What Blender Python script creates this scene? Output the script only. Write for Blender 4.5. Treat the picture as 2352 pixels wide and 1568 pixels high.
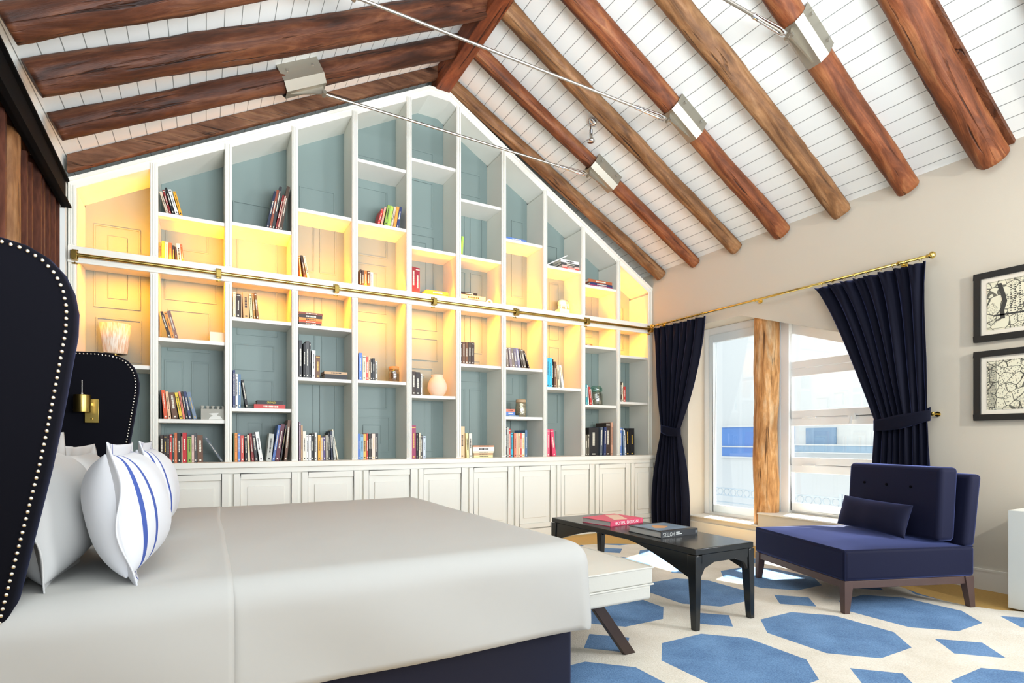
import bpy, bmesh, math, random
from mathutils import Vector, Matrix, noise
random.seed(7)
for o in list(bpy.data.objects): bpy.data.objects.remove(o)
C = bpy.context.scene.collection
PI = math.pi
R = math.radians

# ------------------------------------------------------------------ camera
cam = bpy.data.cameras.new('camera'); camo = bpy.data.objects.new('camera', cam); C.objects.link(camo)
cam.sensor_width = 36; cam.lens = 36 * 1266.6 / 2352
cam.shift_y = (1010.7 - 784) / 2352
cam.clip_start = 0.05; cam.clip_end = 200
camo.location = (0, 0, 1.08); camo.rotation_euler = (R(90), 0, -math.atan(703 / 1266.6))
bpy.context.scene.camera = camo

# ------------------------------------------------------------------ world, sun, daylight, exposure
w = bpy.data.worlds.new('daylight_sky'); bpy.context.scene.world = w; w.use_nodes = True
bg = w.node_tree.nodes['Background']; bg.inputs[0].default_value = (0.86, 0.93, 1.0, 1); bg.inputs[1].default_value = 1.3
def lamp(name, kind, loc, energy, color=(1, 1, 1), rot=(0, 0, 0), size=None, parent=None, **k):
    l = bpy.data.lights.new(name, kind); l.energy = energy; l.color = color
    if size:
        l.shape = 'RECTANGLE'; l.size, l.size_y = size
    for a, b in k.items(): setattr(l, a, b)
    o = bpy.data.objects.new(name, l); C.objects.link(o); o.location = loc; o.rotation_euler = rot
    if parent: o.parent = parent
    return o
def aim(o, tgt):
    d = Vector(tgt) - o.location; o.rotation_euler = d.to_track_quat('-Z', 'Y').to_euler()
sun = lamp('sun', 'SUN', (9, 3, 9), 26.0, (1, 0.96, 0.88), angle=R(0.8))
sd = Vector((-1.0, -0.33, -1.15)); sun.rotation_euler = sd.to_track_quat('-Z', 'Y').to_euler()
# daylight from the other windows of the suite, on the window wall side behind the camera
win_light = lamp('suite_window_daylight', 'AREA', (4.8, -1.2, 1.85), 115, (0.97, 0.98, 1.0), size=(0.7, 1.1)); aim(win_light, (1.6, 5.2, 2.1))
up_light = lamp('added_ceiling_fill', 'AREA', (1.35, -0.9, 1.55), 190, (0.88, 0.94, 1.0), size=(2.6, 1.2), spread=R(112)); aim(up_light, (0.9, 2.9, 4.6))  # added fill light, not a lamp of the suite; brightens the ceiling
wash = lamp('wall_washer_spot', 'SPOT', (4.0, -0.75, 2.35), 190, (1, 0.95, 0.86), spot_size=R(80), spot_blend=.8, shadow_soft_size=.05); aim(wash, (4.93, 2.6, 1.7))
sc = bpy.context.scene
sc.view_settings.view_transform = 'Standard'; sc.view_settings.look = 'None'
sc.view_settings.gamma = 1.0; sc.view_settings.use_curve_mapping = False; sc.view_settings.exposure = 0.15

# ------------------------------------------------------------------ materials
def lin(h):
    h = h.lstrip('#'); v = [int(h[i:i + 2], 16) / 255 for i in (0, 2, 4)]
    return tuple(((c + 0.055) / 1.055) ** 2.4 if c > 0.04045 else c / 12.92 for c in v) + (1,)
MATS = {}
def mat(name, hexc, rough=0.6, metal=0, sheen=0, bump=0, bscale=60, spec=None, var=0.0, vscale=4, coat=0):
    if name in MATS: return MATS[name]
    m = bpy.data.materials.new(name); m.use_nodes = True; MATS[name] = m
    nt = m.node_tree; b = nt.nodes['Principled BSDF']
    c = lin(hexc); b.inputs['Base Color'].default_value = c
    b.inputs['Roughness'].default_value = rough; b.inputs['Metallic'].default_value = metal
    if spec is not None: b.inputs['Specular IOR Level'].default_value = spec
    if coat: b.inputs['Coat Weight'].default_value = coat
    if sheen:
        b.inputs['Sheen Weight'].default_value = sheen; b.inputs['Sheen Roughness'].default_value = 0.35
        b.inputs['Sheen Tint'].default_value = (0.25, 0.32, 0.8, 1)
    tc = nt.nodes.new('ShaderNodeTexCoord')
    if var:
        n = nt.nodes.new('ShaderNodeTexNoise'); n.inputs['Scale'].default_value = vscale; n.inputs['Detail'].default_value = 4
        nt.links.new(tc.outputs['Object'], n.inputs['Vector'])
        mx = nt.nodes.new('ShaderNodeMix'); mx.data_type = 'RGBA'
        mx.inputs['A'].default_value = tuple(x * (1 - var) for x in c[:3]) + (1,)
        mx.inputs['B'].default_value = tuple(min(1, x * (1 + var)) for x in c[:3]) + (1,)
        nt.links.new(n.outputs['Fac'], mx.inputs['Factor']); nt.links.new(mx.outputs['Result'], b.inputs['Base Color'])
    if bump:
        n2 = nt.nodes.new('ShaderNodeTexNoise'); n2.inputs['Scale'].default_value = bscale; n2.inputs['Detail'].default_value = 3
        nt.links.new(tc.outputs['Object'], n2.inputs['Vector'])
        bp = nt.nodes.new('ShaderNodeBump'); bp.inputs['Strength'].default_value = bump; bp.inputs['Distance'].default_value = 0.01
        nt.links.new(n2.outputs['Fac'], bp.inputs['Height']); nt.links.new(bp.outputs['Normal'], b.inputs['Normal'])
    return m
def wood(name, dark, mid, light, axis=0, stretch=14, rough=0.55, bump=0.5, scale=7):
    """old timber: grain stretched along one object axis, dark checks and knots"""
    m = bpy.data.materials.new(name); m.use_nodes = True; MATS[name] = m
    nt = m.node_tree; N = nt.nodes.new; L = nt.links.new; b = nt.nodes['Principled BSDF']
    tc = N('ShaderNodeTexCoord'); mp = N('ShaderNodeMapping')
    s = [scale] * 3; s[axis] = scale / stretch * 2; mp.inputs['Scale'].default_value = s
    L(tc.outputs['Object'], mp.inputs['Vector'])
    n = N('ShaderNodeTexNoise'); n.inputs['Scale'].default_value = 1.6; n.inputs['Detail'].default_value = 7; n.inputs['Roughness'].default_value = .62; n.inputs['Distortion'].default_value = .9
    L(mp.outputs[0], n.inputs['Vector'])
    cr = N('ShaderNodeValToRGB'); e = cr.color_ramp.elements
    e[0].position = .28; e[0].color = lin(dark); e[1].position = .74; e[1].color = lin(light)
    x = cr.color_ramp.elements.new(.5); x.color = lin(mid)
    L(n.outputs['Fac'], cr.inputs['Fac'])
    # broad patches
    n3 = N('ShaderNodeTexNoise'); n3.inputs['Scale'].default_value = 2.3; n3.inputs['Detail'].default_value = 3
    L(tc.outputs['Object'], n3.inputs['Vector'])
    mx = N('ShaderNodeMix'); mx.data_type = 'RGBA'; mx.blend_type = 'MULTIPLY'; mx.inputs['Factor'].default_value = .55
    cr3 = N('ShaderNodeValToRGB'); cr3.color_ramp.elements[0].position = .35; cr3.color_ramp.elements[0].color = (.42, .38, .36, 1); cr3.color_ramp.elements[1].position = .6
    L(n3.outputs['Fac'], cr3.inputs['Fac']); L(cr.outputs['Color'], mx.inputs['A']); L(cr3.outputs['Color'], mx.inputs['B'])
    # checks: thin dark cracks along the grain
    mp2 = N('ShaderNodeMapping'); s2 = [22.0] * 3; s2[axis] = 1.3; mp2.inputs['Scale'].default_value = s2
    L(tc.outputs['Object'], mp2.inputs['Vector'])
    n2 = N('ShaderNodeTexNoise'); n2.inputs['Scale'].default_value = 1.0; n2.inputs['Detail'].default_value = 3; n2.inputs['Distortion'].default_value = 1.2
    L(mp2.outputs[0], n2.inputs['Vector'])
    cr2 = N('ShaderNodeValToRGB'); cr2.color_ramp.elements[0].position = .30; cr2.color_ramp.elements[0].color = (.12, .09, .08, 1); cr2.color_ramp.elements[1].position = .38
    L(n2.outputs['Fac'], cr2.inputs['Fac'])
    mx2 = N('ShaderNodeMix'); mx2.data_type = 'RGBA'; mx2.blend_type = 'MULTIPLY'; mx2.inputs['Factor'].default_value = .9
    L(mx.outputs['Result'], mx2.inputs['A']); L(cr2.outputs['Color'], mx2.inputs['B'])
    # knots
    v = N('ShaderNodeTexVoronoi'); v.inputs['Scale'].default_value = 2.6; mp3 = N('ShaderNodeMapping'); s3 = [1.0] * 3; s3[axis] = .55; mp3.inputs['Scale'].default_value = s3
    L(tc.outputs['Object'], mp3.inputs['Vector']); L(mp3.outputs[0], v.inputs['Vector'])
    cr4 = N('ShaderNodeValToRGB'); cr4.color_ramp.elements[0].position = .05; cr4.color_ramp.elements[0].color = (.1, .07, .05, 1); cr4.color_ramp.elements[1].position = .13
    L(v.outputs['Distance'], cr4.inputs['Fac'])
    mx3 = N('ShaderNodeMix'); mx3.data_type = 'RGBA'; mx3.blend_type = 'MULTIPLY'; mx3.inputs['Factor'].default_value = .8
    L(mx2.outputs['Result'], mx3.inputs['A']); L(cr4.outputs['Color'], mx3.inputs['B'])
    nf = N('ShaderNodeTexNoise'); nf.inputs['Scale'].default_value = 38; nf.inputs['Detail'].default_value = 4; mpf = N('ShaderNodeMapping'); sf_ = [1.0] * 3; sf_[axis] = .3; mpf.inputs['Scale'].default_value = sf_
    L(tc.outputs['Object'], mpf.inputs['Vector']); L(mpf.outputs[0], nf.inputs['Vector'])
    crf = N('ShaderNodeValToRGB'); crf.color_ramp.elements[0].position = .3; crf.color_ramp.elements[0].color = (.55, .5, .48, 1); crf.color_ramp.elements[1].position = .62; crf.color_ramp.elements[1].color = (1.0, 1.0, 1.0, 1)
    L(nf.outputs['Fac'], crf.inputs['Fac'])
    mx4 = N('ShaderNodeMix'); mx4.data_type = 'RGBA'; mx4.blend_type = 'MULTIPLY'; mx4.inputs['Factor'].default_value = .6
    L(mx3.outputs['Result'], mx4.inputs['A']); L(crf.outputs['Color'], mx4.inputs['B']); mx3 = mx4
    L(mx3.outputs['Result'], b.inputs['Base Color']); b.inputs['Roughness'].default_value = rough; b.inputs['Specular IOR Level'].default_value = .25
    ad = N('ShaderNodeMath'); ad.operation = 'ADD'; L(n.outputs['Fac'], ad.inputs[0]); L(cr2.outputs['Color'], ad.inputs[1])
    bp = N('ShaderNodeBump'); bp.inputs['Strength'].default_value = bump; bp.inputs['Distance'].default_value = .02
    L(ad.outputs[0], bp.inputs['Height']); L(bp.outputs['Normal'], b.inputs['Normal'])
    return m

M_WHITE = mat('white_paint', '#e9e6dd', .45)
M_TRIM = mat('cream_white_lacquer', '#e9e7dc', .4)
M_SIDE = mat('grey_white_lacquer', '#dedbcd', .45)
M_WALL = mat('warm_greige_plaster', '#cec6b6', .85, bump=.05, bscale=120)
M_WALLB = mat('white_wall_plaster', '#e4e6e0', .8)
M_PANEL = mat('blue_grey_panel', '#7b8b87', .5)
M_BRASS = mat('aged_brass', '#a58d4c', .3, 1.0)
M_BRASS2 = mat('polished_brass', '#e2c670', .16, 1.0)
M_STEEL = mat('brushed_steel', '#a39d90', .5, 1.0, bump=.03, bscale=30)
M_STEELD = mat('steel_rod', '#a9a49b', .4, 1.0)
M_CHROME = mat('chrome', '#e8e8ea', .12, 1.0)
M_BLACK = mat('black_steel', '#060607', .8, spec=.1)
M_VELVET = mat('navy_velvet', '#03030b', .85, sheen=.1, spec=.15)
M_VELBLK = mat('midnight_velvet', '#04040a', .9, sheen=.03, spec=.08)
M_VELCH = mat('navy_chair_velvet', '#0c0f28', .75, sheen=.8, spec=.2)
M_UPVC = mat('bright_white_window_frame', '#f7f7f5', .35)
M_CURT = mat('dark_navy_curtain', '#0b0d1c', .8, sheen=.5, spec=.15)
M_LINEN = mat('white_linen', '#c8c8c6', .85, bump=.08, bscale=9)
M_SHEET = mat('white_bedspread', '#bab9b4', .9, bump=.12, bscale=5)
M_NAVYB = mat('navy_bed_base_fabric', '#12142a', .85, sheen=.3)
M_LEATH = mat('cream_leather', '#cfcdc2', .45, bump=.05, bscale=80)
M_DWOOD = mat('dark_walnut', '#33231c', .4, var=.3, vscale=9)
M_CHWOOD = mat('brown_chair_frame_wood', '#4b3630', .45, var=.2, vscale=12)
M_EBONY = mat('ebonised_wood', '#1a1c1c', .22, spec=.5, var=.2, vscale=10)
M_NAIL = mat('nail_brass', '#d8d2c2', .25, 1.0)
M_FLOOR = mat('ochre_carpet', '#c9a25c', .95, bump=.4, bscale=220, var=.12, vscale=60)
M_LED = bpy.data.materials.new('amber_led'); M_LED.use_nodes = True
_b = M_LED.node_tree.nodes['Principled BSDF']; _b.inputs['Emission Color'].default_value = (1, .55, .12, 1); _b.inputs['Emission Strength'].default_value = 2.0
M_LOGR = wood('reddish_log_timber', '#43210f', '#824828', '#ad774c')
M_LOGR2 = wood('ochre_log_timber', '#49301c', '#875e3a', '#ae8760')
M_LOGL = wood('shaded_log_timber', '#28160e', '#562f1c', '#805236')  # darker copy of the log timber, shade on the bed-side logs put into colour
M_RIDGE = wood('red_brown_beam', '#5e2a15', '#8f4a28', '#a8623c', axis=1, bump=.2)
M_POST = wood('honey_post_timber', '#9a6436', '#d39a5e', '#eec896', axis=2)
M_SLAT = wood('brown_slat_timber', '#3a1d12', '#5f3524', '#7d4a34', axis=2, bump=.15)

def glassy(name, col, gl=.06, rough=0.0, tr=1.0):
    m = bpy.data.materials.new(name); m.use_nodes = True; nt = m.node_tree; nt.nodes.clear()
    o = nt.nodes.new('ShaderNodeOutputMaterial'); t = nt.nodes.new('ShaderNodeBsdfTransparent'); t.inputs[0].default_value = col
    g = nt.nodes.new('ShaderNodeBsdfGlossy'); g.inputs['Roughness'].default_value = rough
    mx = nt.nodes.new('ShaderNodeMixShader'); mx.inputs[0].default_value = gl
    nt.links.new(t.outputs[0], mx.inputs[1]); nt.links.new(g.outputs[0], mx.inputs[2]); nt.links.new(mx.outputs[0], o.inputs[0])
    return m
M_GLASS = glassy('window_glass', (.97, .99, 1, 1), .05)
M_JARG = glassy('green_jar_glass', (.55, .8, .72, 1), .22, .05)
M_JARC = glassy('clear_jar_glass', (.85, .85, .8, 1), .2, .05)

# ------------------------------------------------------------------ mesh helpers
class MB:
    def __init__(s): s.bm = bmesh.new(); s.mi = 0
    def _f(s, vs):
        try:
            f = s.bm.faces.new(vs); f.material_index = s.mi; return f
        except ValueError: return None
    def box(s, a, b, mtx=None):
        x0, y0, z0 = a; x1, y1, z1 = b
        v = [s.bm.verts.new(p) for p in ((x0, y0, z0), (x1, y0, z0), (x1, y1, z0), (x0, y1, z0), (x0, y0, z1), (x1, y0, z1), (x1, y1, z1), (x0, y1, z1))]
        if mtx:
            for q in v: q.co = mtx @ q.co
        for f in ((3, 2, 1, 0), (4, 5, 6, 7), (0, 1, 5, 4), (1, 2, 6, 5), (2, 3, 7, 6), (3, 0, 4, 7)): s._f([v[i] for i in f])
        return s
    def prism(s, pts, d, f=None):
        """pts: list of 3d points (planar polygon); d: extrusion vector"""
        a = [s.bm.verts.new(p) for p in pts]; d = Vector(d); b = [s.bm.verts.new(Vector(p) + d) for p in pts]
        s._f(a[::-1]); s._f(b); n = len(a)
        for i in range(n): s._f([a[i], a[(i + 1) % n], b[(i + 1) % n], b[i]])
        return s
    def tube(s, path, r, n=12, cap=True):
        """path of points, radius or list of radii"""
        P = [Vector(p) for p in path]; rings = []
        for i, p in enumerate(P):
            t = (P[min(i + 1, len(P) - 1)] - P[max(i - 1, 0)]).normalized()
            u = t.orthogonal().normalized() if i == 0 else (u0 - t * u0.dot(t)).normalized()
            u0 = u; v = t.cross(u); rr = r[i] if isinstance(r, (list, tuple)) else r
            rings.append([s.bm.verts.new(p + (u * math.cos(a) + v * math.sin(a)) * rr) for a in [2 * PI * k / n for k in range(n)]])
        for i in range(len(rings) - 1):
            for k in range(n): s._f([rings[i][k], rings[i][(k + 1) % n], rings[i + 1][(k + 1) % n], rings[i + 1][k]])
        if cap: s._f(rings[0][::-1]); s._f(rings[-1])
        return s
    def lathe(s, prof, c=(0, 0, 0), n=24, ax=2):
        """prof: (r, h) pairs revolved about an axis through c"""
        rings = []
        for r, h in prof:
            ring = []
            for k in range(n):
                a = 2 * PI * k / n; p = [r * math.cos(a), r * math.sin(a), h]
                if ax == 0: p = [h, p[0], p[1]]
                if ax == 1: p = [p[0], h, p[1]]
                ring.append(s.bm.verts.new(Vector(p) + Vector(c)))
            rings.append(ring)
        for i in range(len(rings) - 1):
            for k in range(n): s._f([rings[i][k], rings[i][(k + 1) % n], rings[i + 1][(k + 1) % n], rings[i + 1][k]])
        s._f(rings[0][::-1]); s._f(rings[-1]); return s
    def grid(s, fn, nu, nv, closed=False):
        V = [[s.bm.verts.new(fn(i / (nu - 1), j / (nv - 1))) for j in range(nv)] for i in range(nu)]
        for i in range(nu - 1):
            for j in range(nv - 1): s._f([V[i][j], V[i + 1][j], V[i + 1][j + 1], V[i][j + 1]])
        return s
    def build(s, name, mats, parent=None, smooth=False, bevel=0, seg=2, solid=0, sub=0, origin=None):
        bmesh.ops.remove_doubles(s.bm, verts=s.bm.verts, dist=1e-5)
        bmesh.ops.recalc_face_normals(s.bm, faces=s.bm.faces)
        if origin:
            for v in s.bm.verts: v.co -= Vector(origin)
        me = bpy.data.meshes.new(name); s.bm.to_mesh(me); s.bm.free()
        for m in (mats if isinstance(mats, (list, tuple)) else [mats]): me.materials.append(m)
        o = bpy.data.objects.new(name, me); C.objects.link(o)
        if parent: o.parent = parent
        if origin: o.location = origin
        if smooth:
            for p in me.polygons: p.use_smooth = True
        if solid:
            md = o.modifiers.new('s', 'SOLIDIFY'); md.thickness = solid; md.offset = 0
        if bevel:
            md = o.modifiers.new('b', 'BEVEL'); md.width = bevel; md.segments = seg; md.limit_method = 'ANGLE'; md.angle_limit = R(35)
            for p in me.polygons: p.use_smooth = True
            try: me.set_sharp_from_angle(angle=R(40))
            except Exception: pass
        if sub:
            md = o.modifiers.new('u', 'SUBSURF'); md.levels = sub; md.render_levels = sub
        return o
def B(name, a, b, m, parent=None, **k): return MB().box(a, b).build(name, m, parent, **k)
def tag(o, label=None, cat=None, group=None, kind=None):
    if label: o['label'] = label
    if cat: o['category'] = cat
    if group: o['group'] = group
    if kind: o['kind'] = kind
    return o
def thing(name, label, cat, loc=(0, 0, 0), rz=0, group=None):
    o = bpy.data.objects.new(name, None); C.objects.link(o); o.location = loc; o.rotation_euler = (0, 0, rz)
    o.empty_display_size = .1
    return tag(o, label, cat, group)
def struct(o): o['kind'] = 'structure'; return o
def copy_tree(o, parent=None):
    c = o.copy(); C.objects.link(c)
    if parent: c.parent = parent
    for ch in [x for x in C.objects if x.parent == o]: copy_tree(ch, c)
    return c
FONTC = {}
def text_mesh(name, s, size, m, parent=None, width=None, height=None, depth=.0006):
    cu = bpy.data.curves.new(name, 'FONT'); cu.body = s; cu.size = size; cu.extrude = depth; cu.align_x = 'CENTER'; cu.align_y = 'CENTER'
    t = bpy.data.objects.new(name + '_tmp', cu); C.objects.link(t)
    bpy.context.view_layer.update()
    me = bpy.data.meshes.new_from_object(t.evaluated_get(bpy.context.evaluated_depsgraph_get()))
    bpy.data.objects.remove(t)
    xs = [v.co.x for v in me.vertices]; ys = [v.co.y for v in me.vertices]
    cx, cy = (max(xs) + min(xs)) / 2, (max(ys) + min(ys)) / 2
    sx = width / (max(xs) - min(xs)) if width else 1; sy = height / (max(ys) - min(ys)) if height else sx
    for v in me.vertices: v.co.x = (v.co.x - cx) * sx; v.co.y = (v.co.y - cy) * sy
    me.materials.clear(); me.materials.append(m)
    o = bpy.data.objects.new(name, me); C.objects.link(o)
    if parent: o.parent = parent
    return o

XW = 4.93; YB = 5.24; YK = 5.60          # window wall, bookcase front, bookcase back
KR, KL, XR = .587, .555, 2.07; ZR = 3.174 + KR * (XW - XR)
def zceil(x): return ZR - KR * (x - XR) if x > XR else ZR - KL * (XR - x)
# ================================================================== ROOM SHELL
Y0, Y1 = -0.6, 5.70
struct(B('floor', (-1.3, Y0, -.06), (5.3, Y1, 0), M_FLOOR))
def ceil_mat():
    m = mat('white_tongue_and_groove_ceiling', '#e9ebe6', .5); nt = m.node_tree; N = nt.nodes.new; L = nt.links.new; b = nt.nodes['Principled BSDF']
    tc = N('ShaderNodeTexCoord'); sp = N('ShaderNodeSeparateXYZ'); L(tc.outputs['Object'], sp.inputs[0])
    d = N('ShaderNodeMath'); d.operation = 'DIVIDE'; d.inputs[1].default_value = .1015; L(sp.outputs['X'], d.inputs[0])
    f = N('ShaderNodeMath'); f.operation = 'FRACT'; L(d.outputs[0], f.inputs[0])
    g = N('ShaderNodeMath'); g.operation = 'LESS_THAN'; g.inputs[1].default_value = .045; L(f.outputs[0], g.inputs[0])
    mx = N('ShaderNodeMix'); mx.data_type = 'RGBA'; mx.inputs['A'].default_value = lin('#e9ebe6'); mx.inputs['B'].default_value = lin('#8e918c')
    L(g.outputs[0], mx.inputs['Factor']); L(mx.outputs['Result'], b.inputs['Base Color'])
    bp = N('ShaderNodeBump'); bp.invert = True; bp.inputs['Distance'].default_value = .01; L(g.outputs[0], bp.inputs['Height']); L(bp.outputs['Normal'], b.inputs['Normal'])
    return m
M_CEIL = ceil_mat()
mb = MB()
mb.prism([(XR, Y0, ZR), (5.35, Y0, zceil(5.35)), (5.35, Y0, zceil(5.35) + .14), (XR, Y0, ZR + .14)], (0, Y1 - Y0, 0))
mb.prism([(XR, Y0, ZR), (XR, Y0, ZR + .14), (-1.35, Y0, zceil(-1.35) + .14), (-1.35, Y0, zceil(-1.35))], (0, Y1 - Y0, 0))
struct(mb.build('ceiling', M_CEIL))
# far wall behind the bookcase
struct(MB().prism([(-1.3, 5.62, 0), (5.3, 5.62, 0), (5.3, 5.62, zceil(5.3)), (XR, 5.62, ZR), (-1.3, 5.62, zceil(-1.3))], (0, .08, 0)).build('wall_back', M_WALLB))
# window wall, opening with a clipped upper corner
def wpoly(mb, pts): mb.prism([(XW, y, z) for y, z in pts], (.37, 0, 0))
mb = MB(); ZT = 3.174
wpoly(mb, [(4.64, 0), (Y1 - .08, 0), (Y1 - .08, ZT), (4.64, ZT)])
wpoly(mb, [(3.91, 2.395), (4.64, 2.395), (4.64, ZT), (3.91, ZT)])
wpoly(mb, [(2.2, 1.811), (3.91, 2.395), (3.91, ZT), (2.2, ZT)])
wpoly(mb, [(Y0, 0), (2.2, 0), (2.2, ZT), (Y0, ZT)])
wpoly(mb, [(3.705, 0), (4.64, 0), (4.64, .2), (3.705, .2)])
wpoly(mb, [(2.2, 0), (3.705, 0), (3.705, .33), (2.2, .33)])
struct(mb.build('wall_right', M_WALL))
mb = MB(); mb.box((XW - .012, 3.71, .198), (5.28, 4.64, .212)); mb.box((XW - .012, 2.2, .328), (5.28, 3.71, .342))
struct(mb.build('trim_1', M_WHITE, bevel=.004))
struct(MB().box((XW - .018, Y0, 0), (XW, 5.13, .14)).box((XW - .022, Y0, .135), (XW, 5.13, .15)).build('baseboard_right', M_WHITE))
# left wall: white above the steel, dark recess below, white corner pier
_m = MB(); _m.mi = 1; _m.box((-1.14, .9, 0), (-1.125, 5.185, 2.98)); _m.mi = 0
struct(_m.box((-1.3, .9, 0), (-1.14, 5.62, zceil(-1.2))).box((-1.14, .9, 2.98), (-.93, 5.62, zceil(-.93) - .0)).box((-1.14, 5.185, 0), (-.912, 5.62, 3.0)).build('wall_left', [M_WALLB, M_SLAT]))

# ------------------------------------------------------------------ window frames
def window_left():
    r = thing('window_1', None, None); del_props(r); r['kind'] = 'structure'
    X = 5.20
    fr = MB()
    def fb(y0, y1, z0, z1, x0=X, x1=X + .06): fr.box((x0, y0, z0), (x1, y1, z1))
    fb(4.565, 4.64, .212, 2.395); fb(3.641, 4.564, 2.31, 2.395); fb(3.641, 4.564, .212, .25); fb(3.55, 3.64, .212, 2.395)
    fr.build('window_frame', M_UPVC, r, bevel=.004)
    s = MB()
    for (a, b_) in (((X - .012, 4.50, .25), (X + .045, 4.56, 2.31)), ((X - .012, 3.64, .25), (X + .045, 4.50, .33)), ((X - .012, 3.64, 2.22), (X + .045, 4.50, 2.31)), ((X - .012, 3.64, .33), (X + .045, 3.70, 2.22))): s.box(a, b_)
    s.build('window_sash', mat('pale_blue_white_frame', '#dfe7ea', .4), r, bevel=.005)
    MB().box((X + .02, 3.70, .33), (X + .026, 4.50, 2.22)).build('window_glass', M_GLASS, r)
    MB().tube([(X - .012, 3.67, 1.30), (X - .05, 3.67, 1.30), (X - .05, 3.67, 1.17)], .008).build('window_handle', M_UPVC, r)
def del_props(o):
    for k in ('label', 'category', 'group'):
        if k in o: del o[k]
window_left()
def window_right():
    r = thing('window_2', None, None); r['kind'] = 'structure'
    X = 5.25; f = MB()
    f.box((X, 3.60, .342), (X + .06, 3.70, 2.33)); 
    # raking head rail follows the clipped lintel
    zt = lambda y: 2.395 - (3.91 - y) * .3415
    f.prism([(X, 3.70, zt(3.70)), (X, 2.2, zt(2.2)), (X, 2.2, zt(2.2) - .1), (X, 3.70, zt(3.70) - .1)], (.06, 0, 0))
    f.box((X, 2.281, .342), (X + .06, 3.599, .37)); f.box((X, 2.2, .342), (X + .06, 2.28, 1.70))
    f.build('window_frame', M_UPVC, r, bevel=.004)
    def sash(z0, z1, name='window_sash'):
        s = MB(); y0, y1 = 2.28, 3.62; t = .075
        s.box((X - .02, y1 - t, z0), (X + .04, y1, z1)).box((X - .02, y0, z0), (X + .04, y0 + t, z1)).box((X - .02, y0 + t, z0), (X + .04, y1 - t, z0 + t)).box((X - .02, y0 + t, z1 - t), (X + .04, y1 - t, z1))
        o = s.build(name, M_UPVC, r, bevel=.005)
        MB().box((X + .01, y0 + t, z0 + t), (X + .016, y1 - t, z1 - t)).build('glass_pane', M_GLASS, o)
    sash(.37, .828); sash(.832, 1.30); sash(1.306, 1.80)
    s = MB(); y0 = 2.28
    s.prism([(X - .02, 3.62, 1.81), (X - .02, 3.62, zt(3.62) - .1), (X - .02, 3.545, zt(3.545) - .1), (X - .02, 3.545, 1.81)], (.06, 0, 0))
    s.box((X - .02, 2.3, 1.81), (X + .04, 3.545, 1.88))
    o = s.build('window_sash', M_UPVC, r, bevel=.004)
    MB().prism([(X + .01, 3.545, 1.88), (X + .01, 3.545, zt(3.545) - .1), (X + .01, 2.5, 1.89), (X + .01, 2.48, 1.88)], (.006, 0, 0)).build('glass_pane', M_GLASS, o)
    for z in (.83, 1.303): MB().box((X - .035, 3.28, z - .008), (X - .018, 3.42, z + .008)).build('hinge', M_UPVC, r, bevel=.002)
    MB().box((X - .05, 2.90, 1.27), (X - .018, 2.96, 1.33)).tube([(X - .045, 2.93, 1.30), (X - .06, 2.93, 1.23)], .012).build('window_latch', M_UPVC, r)
window_right()

# wooden post in the window
def rough_log(name, P0, P1, rad, m, flat_up=None, seed=0, nr=26, seg=110, bulge=.06, parent=None, knots=True, squash=1.0, label=None, taper=(1, 1), endcut=None):
    P0, P1 = Vector(P0), Vector(P1); ax = (P1 - P0); L = ax.length; ax.normalize()
    up = Vector(flat_up[0]).normalized() if flat_up else (Vector((0, 0, 1)) if abs(ax.z) < .9 else Vector((1, 0, 0)))
    up = (up - ax * up.dot(ax)).normalized(); side = ax.cross(up)
    bm = bmesh.new(); rings = []
    for i in range(seg + 1):
        t = i / seg; ring = []; tr = taper[0] + (taper[1] - taper[0]) * t
        bend = noise.noise(Vector((t * L * .7, seed * 7.7, 0))) * .018
        bend2 = noise.noise(Vector((t * L * .7, seed * 3.1, 5))) * .01
        for k in range(nr):
            a = 2 * PI * k / nr
            nz = noise.noise(Vector((t * L * 1.6, math.cos(a) * .9 + seed, math.sin(a) * .9 + seed * 2))) * bulge * 1.6
            nz += noise.noise(Vector((t * L * 6, math.cos(a) * 2 + seed, math.sin(a) * 2))) * bulge * .5 + noise.noise(Vector((t * L * 19, math.cos(a) * 5 + seed, math.sin(a) * 5))) * bulge * .22
            rr = rad * tr * (1 + nz)
            q = abs(math.cos(2 * a)) * .07; rr *= 1 + q * .6
            u = math.cos(a) * rr * squash; s_ = math.sin(a) * rr
            if flat_up: u = min(u + bend2 * 0, flat_up[1])
            ring.append(bm.verts.new(Vector((t * L, s_ + bend * (1 if flat_up else .6), u))))
        rings.append(ring)
    for i in range(seg):
        for k in range(nr):
            bm.faces.new([rings[i][k], rings[i][(k + 1) % nr], rings[i + 1][(k + 1) % nr], rings[i + 1][k]])
    bm.faces.new(rings[0][::-1]); bm.faces.new(rings[-1])
    bmesh.ops.recalc_face_normals(bm, faces=bm.faces)
    me = bpy.data.meshes.new(name); bm.to_mesh(me); bm.free(); me.materials.append(m)
    for p in me.polygons: p.use_smooth = len(p.vertices) == 4
    o = bpy.data.objects.new(name, me); C.objects.link(o)
    # local x = along the log, y = side, z = up
    M = Matrix((ax, side, up)).transposed().to_4x4(); M.translation = P0; o.matrix_world = M
    if parent: o.parent = parent
    return o
M_POST2 = wood('honey_post_timber_x', '#9a6234', '#e2a768', '#f9deb4', axis=0, scale=9)
o = rough_log('wooden_post', (5.085, 3.725, .20), (5.085, 3.725, 2.39), .113, M_POST2, seed=3, nr=26, seg=90, bulge=.10)
tag(o, 'honey-coloured rough natural tree-trunk post standing between the two windows', 'wooden post')

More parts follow.
